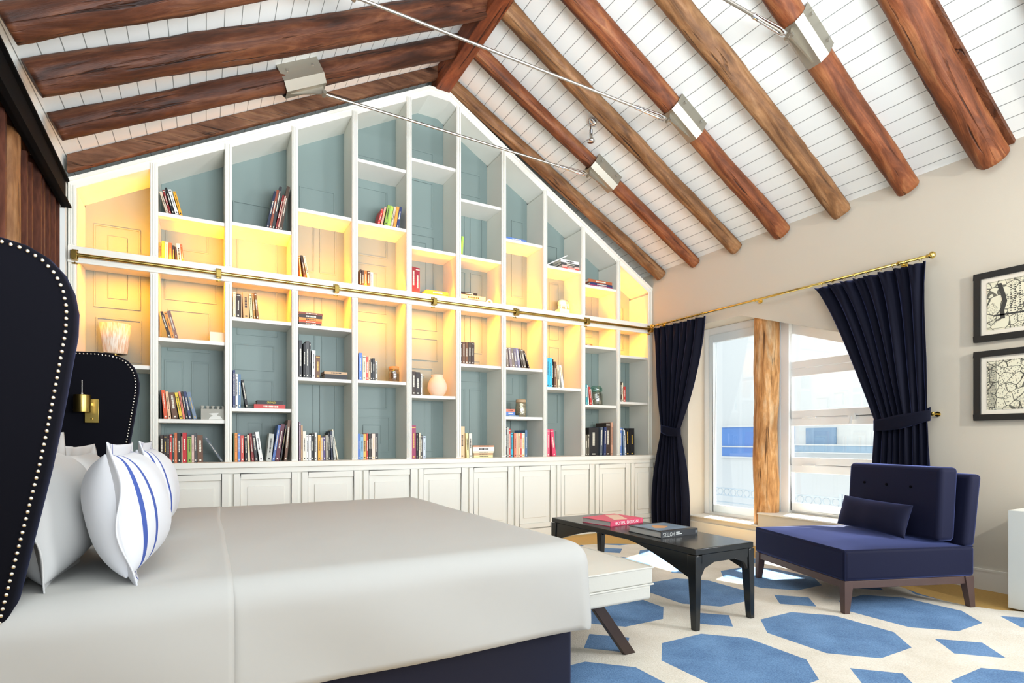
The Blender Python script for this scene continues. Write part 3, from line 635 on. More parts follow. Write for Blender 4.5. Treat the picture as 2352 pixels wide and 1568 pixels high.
ROWS=[
(2, 'bottom shelf', 0.897, [(-0.321, 0.0, 0.022, 0.223, 'dark brown'), (-0.298, 0.001, 0.021, 0.223, 'brown black'), (-0.276, 0.001, 0.017, 0.223, 'dark umber'), (-0.258, -0.001, 0.018, 0.231, 'red'), (-0.238, -0.001, 0.014, 0.221, 'dark teal'), (-0.223, -0.002, 0.019, 0.244, 'orange and black'), (-0.202, -0.003, 0.025, 0.241, 'black'), (-0.175, -0.001, 0.006, 0.214, 'cream'), (-0.167, -0.001, 0.029, 0.245, 'bright red'), (-0.132, -0.001, 0.029, 0.212, 'green'), (-0.102, -0.001, 0.018, 0.224, 'pale pink'), (-0.082, -0.002, 0.017, 0.241, 'dark grey'), (-0.06, -0.003, 0.04, 0.224, 'wide brown'), (0.113, -0.128, 0.019, 0.212, 'slate')]),
(3, 'bottom shelf', 0.897, [(0.204, 0.0, 0.01, 0.243, 'dark green'), (0.215, -0.001, 0.021, 0.244, 'orange'), (0.238, -0.001, 0.021, 0.238, 'blue'), (0.262, -0.003, 0.026, 0.223, 'coral red'), (0.295, -0.006, 0.02, 0.221, 'black'), (0.319, -0.01, 0.016, 0.228, 'cream'), (0.347, -0.028, 0.021, 0.241, 'dark red'), (0.372, -0.036, 0.024, 0.244, 'charcoal'), (0.408, -0.054, 0.03, 0.257, 'white'), (0.462, 0.024, 0.042, 0.242, 'pale grey'), (0.507, 0.051, 0.022, 0.319, 'blue and white'), (0.533, 0.049, 0.034, 0.327, 'maroon'), (0.573, 0.048, 0.012, 0.32, 'thin black'), (0.607, 0.032, 0.024, 0.362, 'brown')]),
(2, 'middle shelf', 1.252, [(-0.32, -0.003, 0.008, 0.231, 'thin black'), (-0.295, -0.021, 0.025, 0.234, 'orange red'), (-0.267, -0.02, 0.021, 0.223, 'peach'), (-0.238, -0.027, 0.04, 0.218, 'wide brown'), (-0.187, -0.037, 0.023, 0.219, 'yellow'), (-0.162, -0.036, 0.015, 0.227, 'coral'), (-0.143, -0.037, 0.017, 0.228, 'black'), (-0.122, -0.04, 0.02, 0.229, 'navy blue'), (-0.088, -0.051, 0.026, 0.227, 'grey blue')]),
(3, 'middle shelf', 1.357, [(0.201, 0.0, 0.018, 0.321, 'navy blue'), (0.221, 0.0, 0.019, 0.288, 'white'), (0.241, 0.0, 0.021, 0.289, 'steel blue'), (0.301, -0.037, 0.02, 0.244, 'black')]),
(4, 'bottom shelf', 0.897, [(0.731, 0.0, 0.014, 0.348, 'mauve'), (0.749, 0.0, 0.015, 0.316, 'tan'), (0.766, 0.0, 0.027, 0.263, 'ivory'), (0.794, -0.001, 0.02, 0.231, 'white'), (0.816, -0.001, 0.02, 0.231, 'bright white'), (0.839, 0.002, 0.022, 0.244, 'black'), (0.865, 0.0, 0.018, 0.253, 'white and black'), (0.885, -0.001, 0.009, 0.237, 'thin black and red'), (0.896, -0.001, 0.024, 0.229, 'orange yellow'), (0.922, -0.001, 0.019, 0.207, 'beige'), (0.943, -0.002, 0.019, 0.215, 'purple'), (0.964, -0.005, 0.023, 0.229, 'grey beige'), (0.991, -0.009, 0.015, 0.253, 'black'), (1.011, -0.013, 0.015, 0.265, 'dark navy'), (1.035, -0.029, 0.019, 0.27, 'pale grey'), (1.067, -0.049, 0.012, 0.281, 'cream')]),
(5, 'bottom shelf', 0.897, [(1.256, 0.0, 0.021, 0.244, 'blue'), (1.278, 0.0, 0.028, 0.239, 'light blue'), (1.308, 0.001, 0.027, 0.242, 'yellow orange'), (1.337, 0.001, 0.016, 0.247, 'red'), (1.355, 0.001, 0.017, 0.245, 'black'), (1.374, 0.001, 0.012, 0.245, 'dark brown'), (1.389, 0.0, 0.03, 0.245, 'cream pink'), (1.421, 0.0, 0.026, 0.248, 'charcoal')]),
(6, 'bottom shelf', 0.897, [(1.786, 0.0, 0.044, 0.33, 'plum'), (1.832, 0.001, 0.016, 0.254, 'black'), (1.849, 0.002, 0.009, 0.257, 'thin black'), (1.859, 0.002, 0.013, 0.257, 'cream'), (1.876, 0.001, 0.024, 0.233, 'dark grey'), (1.906, 0.001, 0.024, 0.224, 'pale blue')]),
(7, 'bottom shelf', 0.897, [(2.31, 0.001, 0.052, 0.326, 'peach'), (2.38, -0.014, 0.026, 0.258, 'pale yellow'), (2.408, -0.005, 0.033, 0.254, 'ivory')]),
(8, 'bottom shelf', 0.897, [(2.831, 0.0, 0.026, 0.327, 'charcoal'), (2.858, 0.0, 0.019, 0.321, 'pale grey'), (2.88, -0.001, 0.021, 0.309, 'red'), (2.905, 0.001, 0.033, 0.264, 'turquoise'), (2.943, 0.0, 0.028, 0.261, 'coral'), (2.973, 0.0, 0.021, 0.261, 'cream'), (2.995, 0.0, 0.024, 0.261, 'peach'), (3.021, 0.0, 0.021, 0.261, 'coral red'), (3.043, 0.001, 0.041, 0.261, 'ivory'), (3.086, 0.001, 0.026, 0.294, 'steel blue')]),
(9, 'bottom shelf', 0.897, [(3.37, 0.003, 0.035, 0.306, 'pink'), (3.452, -0.039, 0.045, 0.307, 'rose pink')]),
(10, 'bottom shelf', 0.897, [(3.89, 0.0, 0.019, 0.243, 'black and cream'), (3.913, 0.001, 0.023, 0.243, 'dark grey and cream'), (3.943, 0.003, 0.026, 0.252, 'black and ivory'), (3.972, 0.003, 0.145, 0.33, 'wide black'), (4.127, 0.013, 0.037, 0.339, 'slate'), (4.181, 0.01, 0.035, 0.34, 'navy blue'), (4.232, 0.002, 0.062, 0.393, 'dark brown'), (4.298, 0.004, 0.028, 0.398, 'copper')]),
(11, 'bottom shelf', 0.897, [(4.422, 0.0, 0.043, 0.334, 'blue'), (4.479, -0.011, 0.023, 0.33, 'steel blue'), (4.515, -0.021, 0.023, 0.308, 'white'), (4.545, -0.004, 0.058, 0.331, 'black'), (4.608, -0.003, 0.07, 0.332, 'wide black')]),
(10, 'middle shelf', 1.5, [(3.893, -0.002, 0.019, 0.32, 'slate blue'), (3.922, -0.018, 0.021, 0.236, 'teal'), (3.949, -0.021, 0.013, 0.23, 'white'), (3.979, -0.026, 0.027, 0.213, 'red'), (4.015, -0.03, 0.013, 0.188, 'pale grey')]),
(11, 'middle shelf', 1.553, [(4.422, 0.0, 0.016, 0.242, 'black'), (4.441, 0.0, 0.017, 0.243, 'dark brown'), (4.462, -0.003, 0.025, 0.232, 'cream'), (4.49, 0.0, 0.025, 0.185, 'red')]),
(9, 'middle shelf', 1.682, [(3.363, 0.002, 0.033, 0.326, 'cyan'), (3.399, 0.0, 0.037, 0.329, 'bright cyan'), (3.439, 0.001, 0.021, 0.319, 'black'), (3.467, 0.002, 0.026, 0.292, 'brown'), (3.496, 0.001, 0.018, 0.273, 'tan'), (3.531, -0.017, 0.026, 0.262, 'cream'), (3.573, -0.04, 0.028, 0.259, 'white'), (3.606, -0.049, 0.01, 0.244, 'pale grey')]),
(7, 'middle shelf', 1.875, [(2.307, 0.0, 0.021, 0.224, 'dark brown'), (2.33, 0.0, 0.032, 0.225, 'brown'), (2.367, 0.0, 0.029, 0.227, 'chestnut brown'), (2.398, 0.002, 0.034, 0.229, 'umber'), (2.436, 0.002, 0.033, 0.231, 'dark umber')]),
(8, 'upper middle shelf', 1.875, [(2.855, -0.015, 0.026, 0.212, 'grey brown'), (2.892, -0.026, 0.03, 0.213, 'mauve grey'), (2.926, -0.028, 0.032, 0.214, 'taupe'), (2.962, -0.031, 0.032, 0.215, 'grey mauve'), (2.999, -0.034, 0.032, 0.216, 'lilac grey'), (3.044, -0.043, 0.018, 0.21, 'dark taupe'), (3.069, -0.05, 0.033, 0.209, 'brown grey'), (3.131, -0.07, 0.016, 0.195, 'dark brown')]),
(4, 'lower middle shelf', 1.646, [(0.729, 0.0, 0.029, 0.332, 'charcoal'), (0.769, 0.002, 0.019, 0.311, 'black'), (0.79, 0.0, 0.029, 0.332, 'dark grey'), (0.82, 0.001, 0.012, 0.32, 'thin charcoal'), (0.84, 0.002, 0.031, 0.25, 'white'), (0.875, 0.002, 0.038, 0.207, 'wide brown')]),
(5, 'middle shelf', 1.652, [(1.265, 0.001, 0.029, 0.255, 'blue'), (1.298, 0.0, 0.031, 0.229, 'cream'), (1.331, 0.001, 0.022, 0.222, 'coral red'), (1.355, 0.0, 0.018, 0.227, 'peach'), (1.375, 0.001, 0.016, 0.209, 'black'), (1.393, 0.002, 0.023, 0.212, 'charcoal'), (1.423, -0.001, 0.02, 0.184, 'ivory')]),
(6, 'middle shelf', 1.53, [(1.785, 0.0, 0.04, 0.233, 'dark brown'), (1.828, 0.001, 0.044, 0.229, 'brown black'), (1.875, 0.0, 0.016, 0.213, 'white and black')]),
(2, 'upper middle shelf', 1.909, [(-0.267, -0.058, 0.021, 0.213, 'dark brown'), (-0.243, -0.056, 0.02, 0.21, 'orange'), (-0.22, -0.057, 0.024, 0.22, 'mauve brown')]),
(3, 'upper middle shelf', 2.129, [(0.202, 0.0, 0.021, 0.216, 'cream'), (0.225, 0.003, 0.033, 0.201, 'dark brown'), (0.262, 0.001, 0.011, 0.197, 'tan'), (0.281, -0.006, 0.046, 0.224, 'orange cream'), (0.334, -0.01, 0.021, 0.212, 'pale yellow'), (0.363, -0.017, 0.015, 0.221, 'amber'), (0.385, -0.021, 0.02, 0.23, 'dark amber')]),
(2, 'top shelf', 2.915, [(-0.28, -0.05, 0.019, 0.17, 'beige'), (-0.259, -0.051, 0.016, 0.192, 'dark red'), (-0.238, -0.054, 0.017, 0.208, 'black'), (-0.216, -0.055, 0.024, 0.199, 'white and black'), (-0.187, -0.05, 0.022, 0.193, 'orange yellow')]),
(3, 'top shelf', 2.937, [(0.462, 0.063, 0.02, 0.335, 'dark navy'), (0.485, 0.062, 0.02, 0.356, 'red brown'), (0.507, 0.063, 0.023, 0.391, 'charcoal'), (0.534, 0.062, 0.014, 0.317, 'dark red'), (0.551, 0.061, 0.012, 0.31, 'dusty pink'), (0.567, 0.065, 0.026, 0.405, 'umber')]),
(2, 'shelf above brass rail', 2.5, [(-0.33, 0.0, 0.013, 0.181, 'orange'), (-0.315, 0.0, 0.024, 0.198, 'yellow'), (-0.29, 0.0, 0.023, 0.192, 'cream'), (-0.264, -0.001, 0.021, 0.188, 'red orange'), (-0.24, 0.0, 0.016, 0.173, 'black and white'), (-0.215, -0.008, 0.01, 0.163, 'dark brown'), (-0.198, -0.015, 0.026, 0.194, 'ivory'), (-0.167, -0.019, 0.015, 0.188, 'orange red')]),
(4, 'shelf above brass rail', 2.5, [(0.751, -0.022, 0.013, 0.247, 'amber'), (0.787, -0.041, 0.02, 0.255, 'dark brown'), (0.816, -0.048, 0.018, 0.25, 'cream')]),
(5, 'top book shelf', 3.155, [(1.443, 0.042, 0.023, 0.161, 'red'), (1.474, 0.04, 0.02, 0.187, 'dusty pink'), (1.504, 0.038, 0.031, 0.204, 'green'), (1.539, 0.037, 0.029, 0.208, 'lime green'), (1.571, 0.038, 0.022, 0.207, 'beige'), (1.596, 0.036, 0.028, 0.211, 'orange'), (1.627, 0.035, 0.026, 0.216, 'navy blue')]),
(5, 'shelf above brass rail', 2.5, [(1.282, 0.001, 0.014, 0.206, 'dark brown'), (1.298, 0.0, 0.019, 0.198, 'umber'), (1.32, -0.001, 0.028, 0.199, 'amber brown'), (1.35, 0.0, 0.024, 0.199, 'brown'), (1.379, -0.001, 0.027, 0.19, 'ivory')]),
(6, 'shelf above brass rail', 2.5, [(1.787, 0.001, 0.043, 0.308, 'dark red'), (1.832, 0.002, 0.044, 0.306, 'burgundy')]),
(7, 'top book shelf', 3.004, [(2.311, 0.013, 0.026, 0.198, 'lime green')])]
STACKS=[
(3, 'middle shelf', 1.357, [(0.364, 0.617, 0.036, 'red'), (0.387, 0.6, 0.034, 'black')]),
(7, 'bottom shelf', 0.897, [(2.462, 2.686, 0.024, 'pale yellow'), (2.462, 2.689, 0.022, 'tan'), (2.455, 2.693, 0.019, 'cream'), (2.452, 2.703, 0.044, 'white'), (2.452, 2.7, 0.016, 'terracotta')]),
(8, 'lower middle shelf', 1.338, [(2.842, 3.003, 0.015, 'steel blue'), (2.842, 2.961, 0.036, 'blue'), (2.842, 2.956, 0.028, 'coral')]),
(4, 'lower middle shelf', 1.646, [(0.953, 1.159, 0.043, 'black'), (0.95, 1.159, 0.025, 'tan')]),
(4, 'upper middle shelf', 2.122, [(0.732, 0.923, 0.021, 'umber'), (0.732, 0.927, 0.019, 'orange red'), (0.732, 0.93, 0.023, 'orange'), (0.73, 0.933, 0.031, 'dark brown'), (0.73, 0.936, 0.018, 'red brown')]),
(6, 'shelf above brass rail', 2.5, [(1.95, 2.185, 0.064, 'orange'), (1.946, 2.185, 0.037, 'amber')]),
(7, 'shelf above brass rail', 2.5, [(2.318, 2.615, 0.061, 'charcoal'), (2.318, 2.611, 0.045, 'beige'), (2.318, 2.513, 0.025, 'thin black')]),
(8, 'top book shelf', 3.265, [(2.848, 3.104, 0.025, 'blue')]),
(9, 'top book shelf', 3.057, [(3.584, 3.819, 0.019, 'coral red'), (3.577, 3.823, 0.023, 'pale pink'), (3.565, 3.819, 0.028, 'dark grey'), (3.561, 3.815, 0.034, 'white')]),
(10, 'top book shelf', 2.911, [(3.981, 4.316, 0.018, 'plum'), (3.985, 4.316, 0.027, 'navy blue'), (3.956, 4.307, 0.033, 'rust')]),
(10, 'shelf above brass rail', 2.5, [(3.948, 4.307, 0.033, 'orange red')]),
(10, 'upper middle shelf', 2.2, [(3.901, 4.011, 0.015, 'dark amber')])]
LITN = 'shelf above the brass rail'
nb = 0
colname = lambda c: ORD[c - 1] + ' column from left'
def art(n): return n
for col, desc, z, items in ROWS:
    x0, x1 = NX[col - 1]
    pb = pt = -9
    for i, (bx, lean, w_, h_, cn) in enumerate(items):
        bx = max(bx, x0 + .003, x0 + .003 - lean * (lean < 0))
        if bx - pb < .012: bx = max(bx, pb + .0006); lean = max(lean, pt + .0006 - bx)
        if bx + lean + w_ > x1 - .003: lean = max(0, x1 - .003 - bx - w_)
        pb, pt = bx + w_, bx + lean + w_
        ang = math.atan2(lean, h_); L_ = math.hypot(lean, h_); th = max(.007, w_ * math.cos(ang) - .0006)
        dp = rb.uniform(.14, .19) if L_ < .26 else rb.uniform(.2, .25)
        mb, ms = make_book(cn, th, L_ if abs(ang) < .05 else L_ - th * abs(math.sin(ang)), dp)
        o = mb.build('book', ms)
        # lowest corner on the shelf
        yy = YB + rb.uniform(.012, .03) + (.0 if w_ < .05 else .02) + (.024 if z == 2.50 else 0)
        bx = max(bx, x0 + .002)
        if ang > 0:   # leaning right: right bottom corner is lowest
            o.location = (bx + th * (1 - math.cos(ang)) * .5, yy, z + th * math.sin(ang) + .0005)
        else:
            o.location = (bx, yy, z + .0005)
        o.rotation_euler = (0, ang, 0)
        nm = cn.split(' and ')[0] if False else cn
        tall = 'tall ' if L_ > .27 else ('leaning ' if abs(ang) > .12 else '')
        if nm.startswith(('wide', 'thin')): tall = ''
        tag(o, '%s%s book, %s from left on %s, %s' % (tall, nm, ORD[i], desc, colname(col)), 'book', 'books on the bookcase shelves')
        nb += 1
POS = {1: ['lying flat'], 2: ['bottom', 'top'], 3: ['bottom', 'middle', 'top'], 4: ['bottom', 'second', 'third', 'top'], 5: ['bottom', 'second', 'middle', 'fourth', 'top']}
for col, desc, z, items in STACKS:
    zz = z + .0005; n = len(items)
    x0, x1 = NX[col - 1]
    for i, (a, b_, h_, cn) in enumerate(items):
        dp = .17 + .01 * ((i * 7) % 3)
        a = max(a, x0 + .003); b_ = min(b_, x1 - .004)
        # a lying book: spine to the front
        mb = MB(); t = .0025; L_ = b_ - a; h_ = max(h_, .011)
        mb.mi = 0; mb.box((0, 0, 0), (L_, dp, t)).box((0, 0, h_ - t), (L_, dp, h_)).box((0, 0, t), (L_, t, h_ - t))
        mb.mi = 1; mb.box((.003, t, t), (L_ - .003, dp - .003, h_ - t))
        if h_ > .014 and cn not in ('black', 'charcoal'):
            mb.mi = 2; x = L_ * .3
            while x < L_ * .72:
                s_ = rb.uniform(.005, .014); mb.box((x, -.0005, h_ * .3), (x + s_, .0002, h_ * .7)); x += s_ + .003
        o = mb.build('book', [bmat(cn), PAGES, M_TXL if lum(colour_of(cn)) < .3 else M_TXD])
        yy = YB + .02 + .004 * (i % 2) + (.024 if z == 2.50 else 0)
        o.location = (a, yy, zz); zz += h_ + .0005
        pos = POS[n][i]
        tag(o, '%s book %s, %s, %s' % (cn, 'lying flat' if n == 1 else 'lying %s of the stack' % pos, desc, colname(col)), 'book', 'books on the bookcase shelves')
        if cn in ('black', 'charcoal') and h_ > .015:
            s_, m_ = {(3, 'black'): ('CROWLEY', mat('yellow_lettering', '#e6cf3a', .5)), (7, 'charcoal'): ('HOTELS', M_TXL), (4, 'black'): ('El hombre duplicado', M_TXL)}.get((col, cn), (None, None))
            if s_ and not (col == 4 and True):
                tx = text_mesh('title_lettering', s_, .05, m_, o, width=L_ * .34, height=h_ * .5)
                tx.rotation_euler = (R(90), 0, 0); tx.location = (L_ * (.55 if col == 3 else .74), -.001, h_ / 2)
# readable spines
def spine_text(label_part, s_, width, height, m_):
    for o in C.objects:
        if o.get('label', '').startswith(label_part):
            me = o.data; w_ = max(v.co.x for v in me.vertices); h_ = max(v.co.z for v in me.vertices)
            tx = text_mesh('title_lettering', s_, .05, m_, o, width=h_ * width, height=w_ * height)
            tx.rotation_euler = (R(90), R(-90), 0); tx.location = (w_ / 2, -.0012, h_ * .62); return
print('books', nb)
random.seed(9)

# ------------------------------------------------------------------ ornaments on the shelves
def ribbed_shade():
    m = mat('ribbed_cream_lampshade', '#ead9c0', .7); nt = m.node_tree; b = nt.nodes['Principled BSDF']
    tc = nt.nodes.new('ShaderNodeTexCoord'); mp = nt.nodes.new('ShaderNodeMapping'); mp.inputs['Scale'].default_value = (60, 60, 1)
    n = nt.nodes.new('ShaderNodeTexNoise'); n.inputs['Scale'].default_value = 2; cr = nt.nodes.new('ShaderNodeValToRGB')
    cr.color_ramp.elements[0].color = lin('#d8b894'); cr.color_ramp.elements[0].position = .35; cr.color_ramp.elements[1].color = lin('#f4ecdd'); cr.color_ramp.elements[1].position = .6
    nt.links.new(tc.outputs['Object'], mp.inputs[0]); nt.links.new(mp.outputs[0], n.inputs[0]); nt.links.new(n.outputs['Fac'], cr.inputs[0]); nt.links.new(cr.outputs[0], b.inputs['Base Color'])
    return m
t = thing('table_lamp', 'small lamp with a tapered fluted cream shade on the left end bookcase shelf', 'lamp', (-.636, 5.42, 1.6745))
MB().lathe([(.0, 0), (.05, 0), (.05, .012), (.012, .02), (.012, .12), (0, .12)], n=20).build('lamp_base', M_BRASS, t, smooth=False)
MB().lathe([(.080, .10), (.106, .335), (.104, .335), (.078, .10)], n=48).build('lamp_shade', ribbed_shade(), t, smooth=True)
t = MB().lathe([(0, 0), (.05, 0), (.062, .008), (.088, .045), (.101, .085), (.098, .12), (.082, .165), (.062, .195), (.058, .205), (.064, .222), (.058, .222), (.052, .205), (.0, .19)], n=40).build('vase', mat('matt_peach_vase', '#e6cdb2', .8), None, smooth=True)
t.location = (2.092, 5.36, 1.5305); tag(t, 'rounded matt cream vase with a short neck beside three dark books', 'vase')
t = thing('glass_jar', 'clear jar of dried nuts with a cork lid on the fifth column shelf', 'jar', (1.628, 5.345, 1.6525))
MB().lathe([(0, 0), (.052, 0), (.056, .006), (.057, .10), (.048, .125), (.045, .125), (.053, .1), (.052, .008), (0, .006)], n=28).build('jar_body', M_JARC, t, smooth=True)
MB().lathe([(0, .008), (.05, .008), (.05, .085), (.0, .095)], n=20).build('nuts', mat('mixed_nuts', '#8a6a3e', .8, bump=1.0, bscale=70, var=.8, vscale=70), t, smooth=True)
MB().lathe([(0, .122), (.049, .122), (.051, .128), (.051, .15), (.046, .155), (0, .155)], n=28).build('lid', mat('cork_lid', '#c28a4c', .7), t, smooth=True)
t = thing('mercury_jar', 'silvered glass canister with a wooden lid on the eighth column shelf', 'jar', (3.083, 5.35, 1.3385))
MB().lathe([(0, 0), (.055, 0), (.062, .01), (.064, .08), (.06, .15), (.055, .162), (0, .165)], n=28).build('jar_body', mat('mercury_glass', '#b9b39c', .22, .9, bump=.5, bscale=40), t, smooth=True)
MB().lathe([(0, .163), (.055, .163), (.058, .168), (.058, .19), (.05, .197), (0, .197)], n=28).build('lid', mat('pale_wood_lid', '#b89a78', .5), t, smooth=True)
t = thing('kilner_jar', 'pale green clip-top glass jar beside thin leaning books, tenth column', 'jar', (4.145, 5.36, 1.5005))
MB().lathe([(0, 0), (.075, 0), (.08, .01), (.08, .13), (.066, .16), (.06, .165), (.056, .165), (.07, .13), (.072, .012), (0, .01)], n=30).build('jar_body', M_JARC, t, smooth=True)
MB().lathe([(0, .166), (.066, .166), (.074, .18), (.072, .21), (.05, .235), (0, .24)], n=30).build('lid', M_JARG, t, smooth=True)
MB().lathe([(.0, .012), (.066, .012), (.066, .06), (0, .07)], n=24).build('filling', mat('jar_filling', '#c9c4ae', .7, bump=.6, bscale=50), t, smooth=True)
t = thing('castle_block', 'small grey castellated concrete block with a white splash, beside leaning books', 'ornament', (.05, 5.30, 1.2525))
mb = MB().box((-.087, -.03, 0), (.087, .05, .09))
for k in range(5):
    x = -.078 + k * .039
    mb.lathe([(.012, .09), (.012, .104), (.015, .106), (.015, .116), (0, .116)], (x, -.012, 0), 12); mb.lathe([(.012, .09), (.012, .104), (.015, .106), (.015, .116), (0, .116)], (x, .03, 0), 12)
mb.build('block', mat('cast_grey_stone', '#a9a79c', .8, bump=.2, bscale=40), t, bevel=.002)
MB().prism([(-.03, -.031, .002), (.03, -.031, .004), (.075, -.031, .003), (.055, -.031, .03), (.03, -.031, .035), (.045, -.031, .058), (.0, -.031, .055), (-.03, -.031, .05), (.0, -.031, .036), (-.02, -.031, .02)], (0, .001, 0)).build('white_splash', mat('white_splash', '#dddcd4', .7), t)
t = MB().box((.03, 5.30, 1.9095), (.136, 5.305, 1.995)).box((.03, 5.30, 1.9095), (.136, 5.34, 1.912)).build('place_card', mat('cream_card', '#efe6c8', .7), None)
tag(t, 'blank cream card standing at the right end of a lit shelf', 'card')
t = thing('elephant_figurine', 'small white elephant money box on four legs on a pale stand, ninth column', 'figurine', (3.705, 5.44, 2.5005))
MB().box((-.07, -.05, 0), (.07, .05, .13)).build('stand', mat('pale_stand', '#efe9d8', .6), t, bevel=.004)
mb = MB().lathe([(.0, -.055), (.03, -.05), (.042, -.02), (.044, .02), (.034, .05), (0, .06)], (0, 0, .205), 20, ax=0)
for x in (-.032, .032):
    for y in (-.022, .022): mb.lathe([(.013, 0), (.012, .05), (0, .06)], (x, y, .131), 10)
mb.tube([(.05, 0, .21), (.075, 0, .20), (.08, 0, .16), (.074, 0, .15)], [.02, .014, .01, .008], 10)
mb.build('body', mat('white_glaze', '#f2eee4', .3), t, smooth=True)
mb = MB().lathe([(0, 0), (.024, .002), (.024, .006), (0, .008)], (.035, -.044, .215), 14, ax=1).build('ear', mat('grey_ear', '#a8a49a', .5), t, smooth=True)
t = thing('ring_ornament', 'small white arched ornament with grey stripes beside the flat hotel book', 'ornament', (2.668, 5.31, 2.5005))
arc = [(math.cos(a) * .03 * -1, 0, .055 + math.sin(a) * .03) for a in [PI * k / 10 for k in range(11)]]
MB().tube([(-.03, 0, 0)] + arc + [(.03, 0, 0)], .012, 12).build('arch', mat('white_glaze', '#f2eee4', .3), t, smooth=True)
MB().box((-.016, -.006, 0), (-.006, .006, .07)).box((.004, -.006, 0), (.012, .006, .072)).build('bars', M_DWOOD, t)
# white booklet leaning on the flat stack, ninth column
t = MB().box((0, 0, 0), (.34, .16, .011)).build('book', [mat('book_cover_white', '#ecebe6', .5)])
t.location = (3.372, 5.285, 3.0585); t.rotation_euler = (0, R(-28), 0); tag(t, 'thin white book propped at a slant over the flat stack, ninth bookcase column', 'book', 'books on the bookcase shelves')
# ================================================================== RUG
def rug_mat():
    m = mat('cream_rug_blue_octagons', '#dcd6c9', .95); nt = m.node_tree; N = nt.nodes.new; L = nt.links.new; b = nt.nodes['Principled BSDF']
    tc = N('ShaderNodeTexCoord'); sp = N('ShaderNodeSeparateXYZ'); L(tc.outputs['Object'], sp.inputs[0])
    def M(op, a, b_=None, c=None):
        n = N('ShaderNodeMath'); n.operation = op
        for i, v in enumerate((a, b_, c)):
            if v is None: continue
            if isinstance(v, (int, float)): n.inputs[i].default_value = v
            else: L(v, n.inputs[i])
        return n.outputs[0]
    PX, PY = .79, .96
    def cell(ox, oy):
        u = M('DIVIDE', M('SUBTRACT', sp.outputs['X'], ox), PX); v = M('DIVIDE', M('SUBTRACT', sp.outputs['Y'], oy), PY)
        ax = M('MULTIPLY', M('ABSOLUTE', M('SUBTRACT', u, M('ROUND', u))), PX); ay = M('MULTIPLY', M('ABSOLUTE', M('SUBTRACT', v, M('ROUND', v))), PY)
        return ax, ay
    ax, ay = cell(3.035, 1.82)
    o = M('MULTIPLY', M('MULTIPLY', M('LESS_THAN', ax, .313), M('LESS_THAN', ay, .335)), M('LESS_THAN', M('ADD', ax, ay), .480))
    bx, by = cell(3.035 + PX / 2, 1.82 + PY / 2)
    d = M('LESS_THAN', M('ADD', bx, by), .152)
    f = M('MINIMUM', M('ADD', o, d), 1.0)
    n = N('ShaderNodeTexNoise'); n.inputs['Scale'].default_value = 140; n.inputs['Detail'].default_value = 2; L(tc.outputs['Object'], n.inputs[0])
    n2 = N('ShaderNodeTexNoise'); n2.inputs['Scale'].default_value = 5; n2.inputs['Detail'].default_value = 5; L(tc.outputs['Object'], n2.inputs[0])
    def two(h1, h2):
        x = N('ShaderNodeMix'); x.data_type = 'RGBA'; x.inputs['A'].default_value = lin(h1); x.inputs['B'].default_value = lin(h2)
        a_ = M('MULTIPLY', M('ADD', n.outputs['Fac'], n2.outputs['Fac']), .5); L(M('MULTIPLY_ADD', M('SUBTRACT', a_, .5), 3.0, .5), x.inputs['Factor']); return x.outputs['Result']
    mx = N('ShaderNodeMix'); mx.data_type = 'RGBA'; L(f, mx.inputs['Factor']); L(two('#cfc6b4', '#e6e0d3'), mx.inputs['A']); L(two('#486a92', '#7096bf'), mx.inputs['B'])
    L(mx.outputs['Result'], b.inputs['Base Color'])
    bp = N('ShaderNodeBump'); bp.inputs['Strength'].default_value = .6; bp.inputs['Distance'].default_value = .004; L(n.outputs['Fac'], bp.inputs['Height']); L(bp.outputs['Normal'], b.inputs['Normal'])
    return m
edge = [(4.62, 1.30), (4.47, 1.44), (4.36, 1.56), (4.30, 1.68), (4.30, 1.82), (4.34, 1.98), (4.42, 2.12), (4.46, 2.4), (4.44, 2.9), (4.36, 3.4), (4.22, 3.85), (3.95, 4.30), (3.6, 4.52), (3.1, 4.62), (2.4, 4.6), (1.2, 4.6), (1.2, -.6), (4.9, -.6), (4.88, .9)]
o = MB().prism([(x, y, 0.0005) for x, y in edge], (0, 0, .012)).build('rug', rug_mat(), None)
tag(o, 'cream rug with a pattern of blue octagons and small blue diamonds', 'rug')

# ================================================================== BED
bed = thing('bed', 'large bed with a navy velvet winged headboard studded with nails, and navy base', 'bed', (.3, 2.87, 0))
bi = Vector((.3, 2.87, 0))
def P(mb, name, m, par=bed, **k):
    for v in mb.bm.verts: v.co -= bi
    return mb.build(name, m, par, **k)
P(MB().box((-.80, 1.90, .02), (1.345, 3.90, .34)), 'base', M_NAVYB, bevel=.02, seg=3)
P(MB().box((-.79, 1.91, .345), (1.33, 3.89, .60)), 'mattress', M_LINEN, bevel=.05, seg=3)
P(MB().box((-.905, 1.90, 0), (-.80, 3.92, 1.56)), 'headboard_panel', M_VELBLK, bevel=.02)
prof0 = [(-.92, 1.565), (-.75, 1.578), (-.60, 1.585), (-.50, 1.588), (-.44, 1.583), (-.395, 1.572), (-.355, 1.548), (-.325, 1.512), (-.308, 1.47), (-.30, 1.42), (-.302, 1.36), (-.312, 1.29), (-.325, 1.20), (-.340, 1.10), (-.357, 1.0), (-.377, .9), (-.397, .8), (-.417, .7), (-.437, .6), (-.455, .5), (-.47, .4), (-.48, .25), (-.485, .02)]
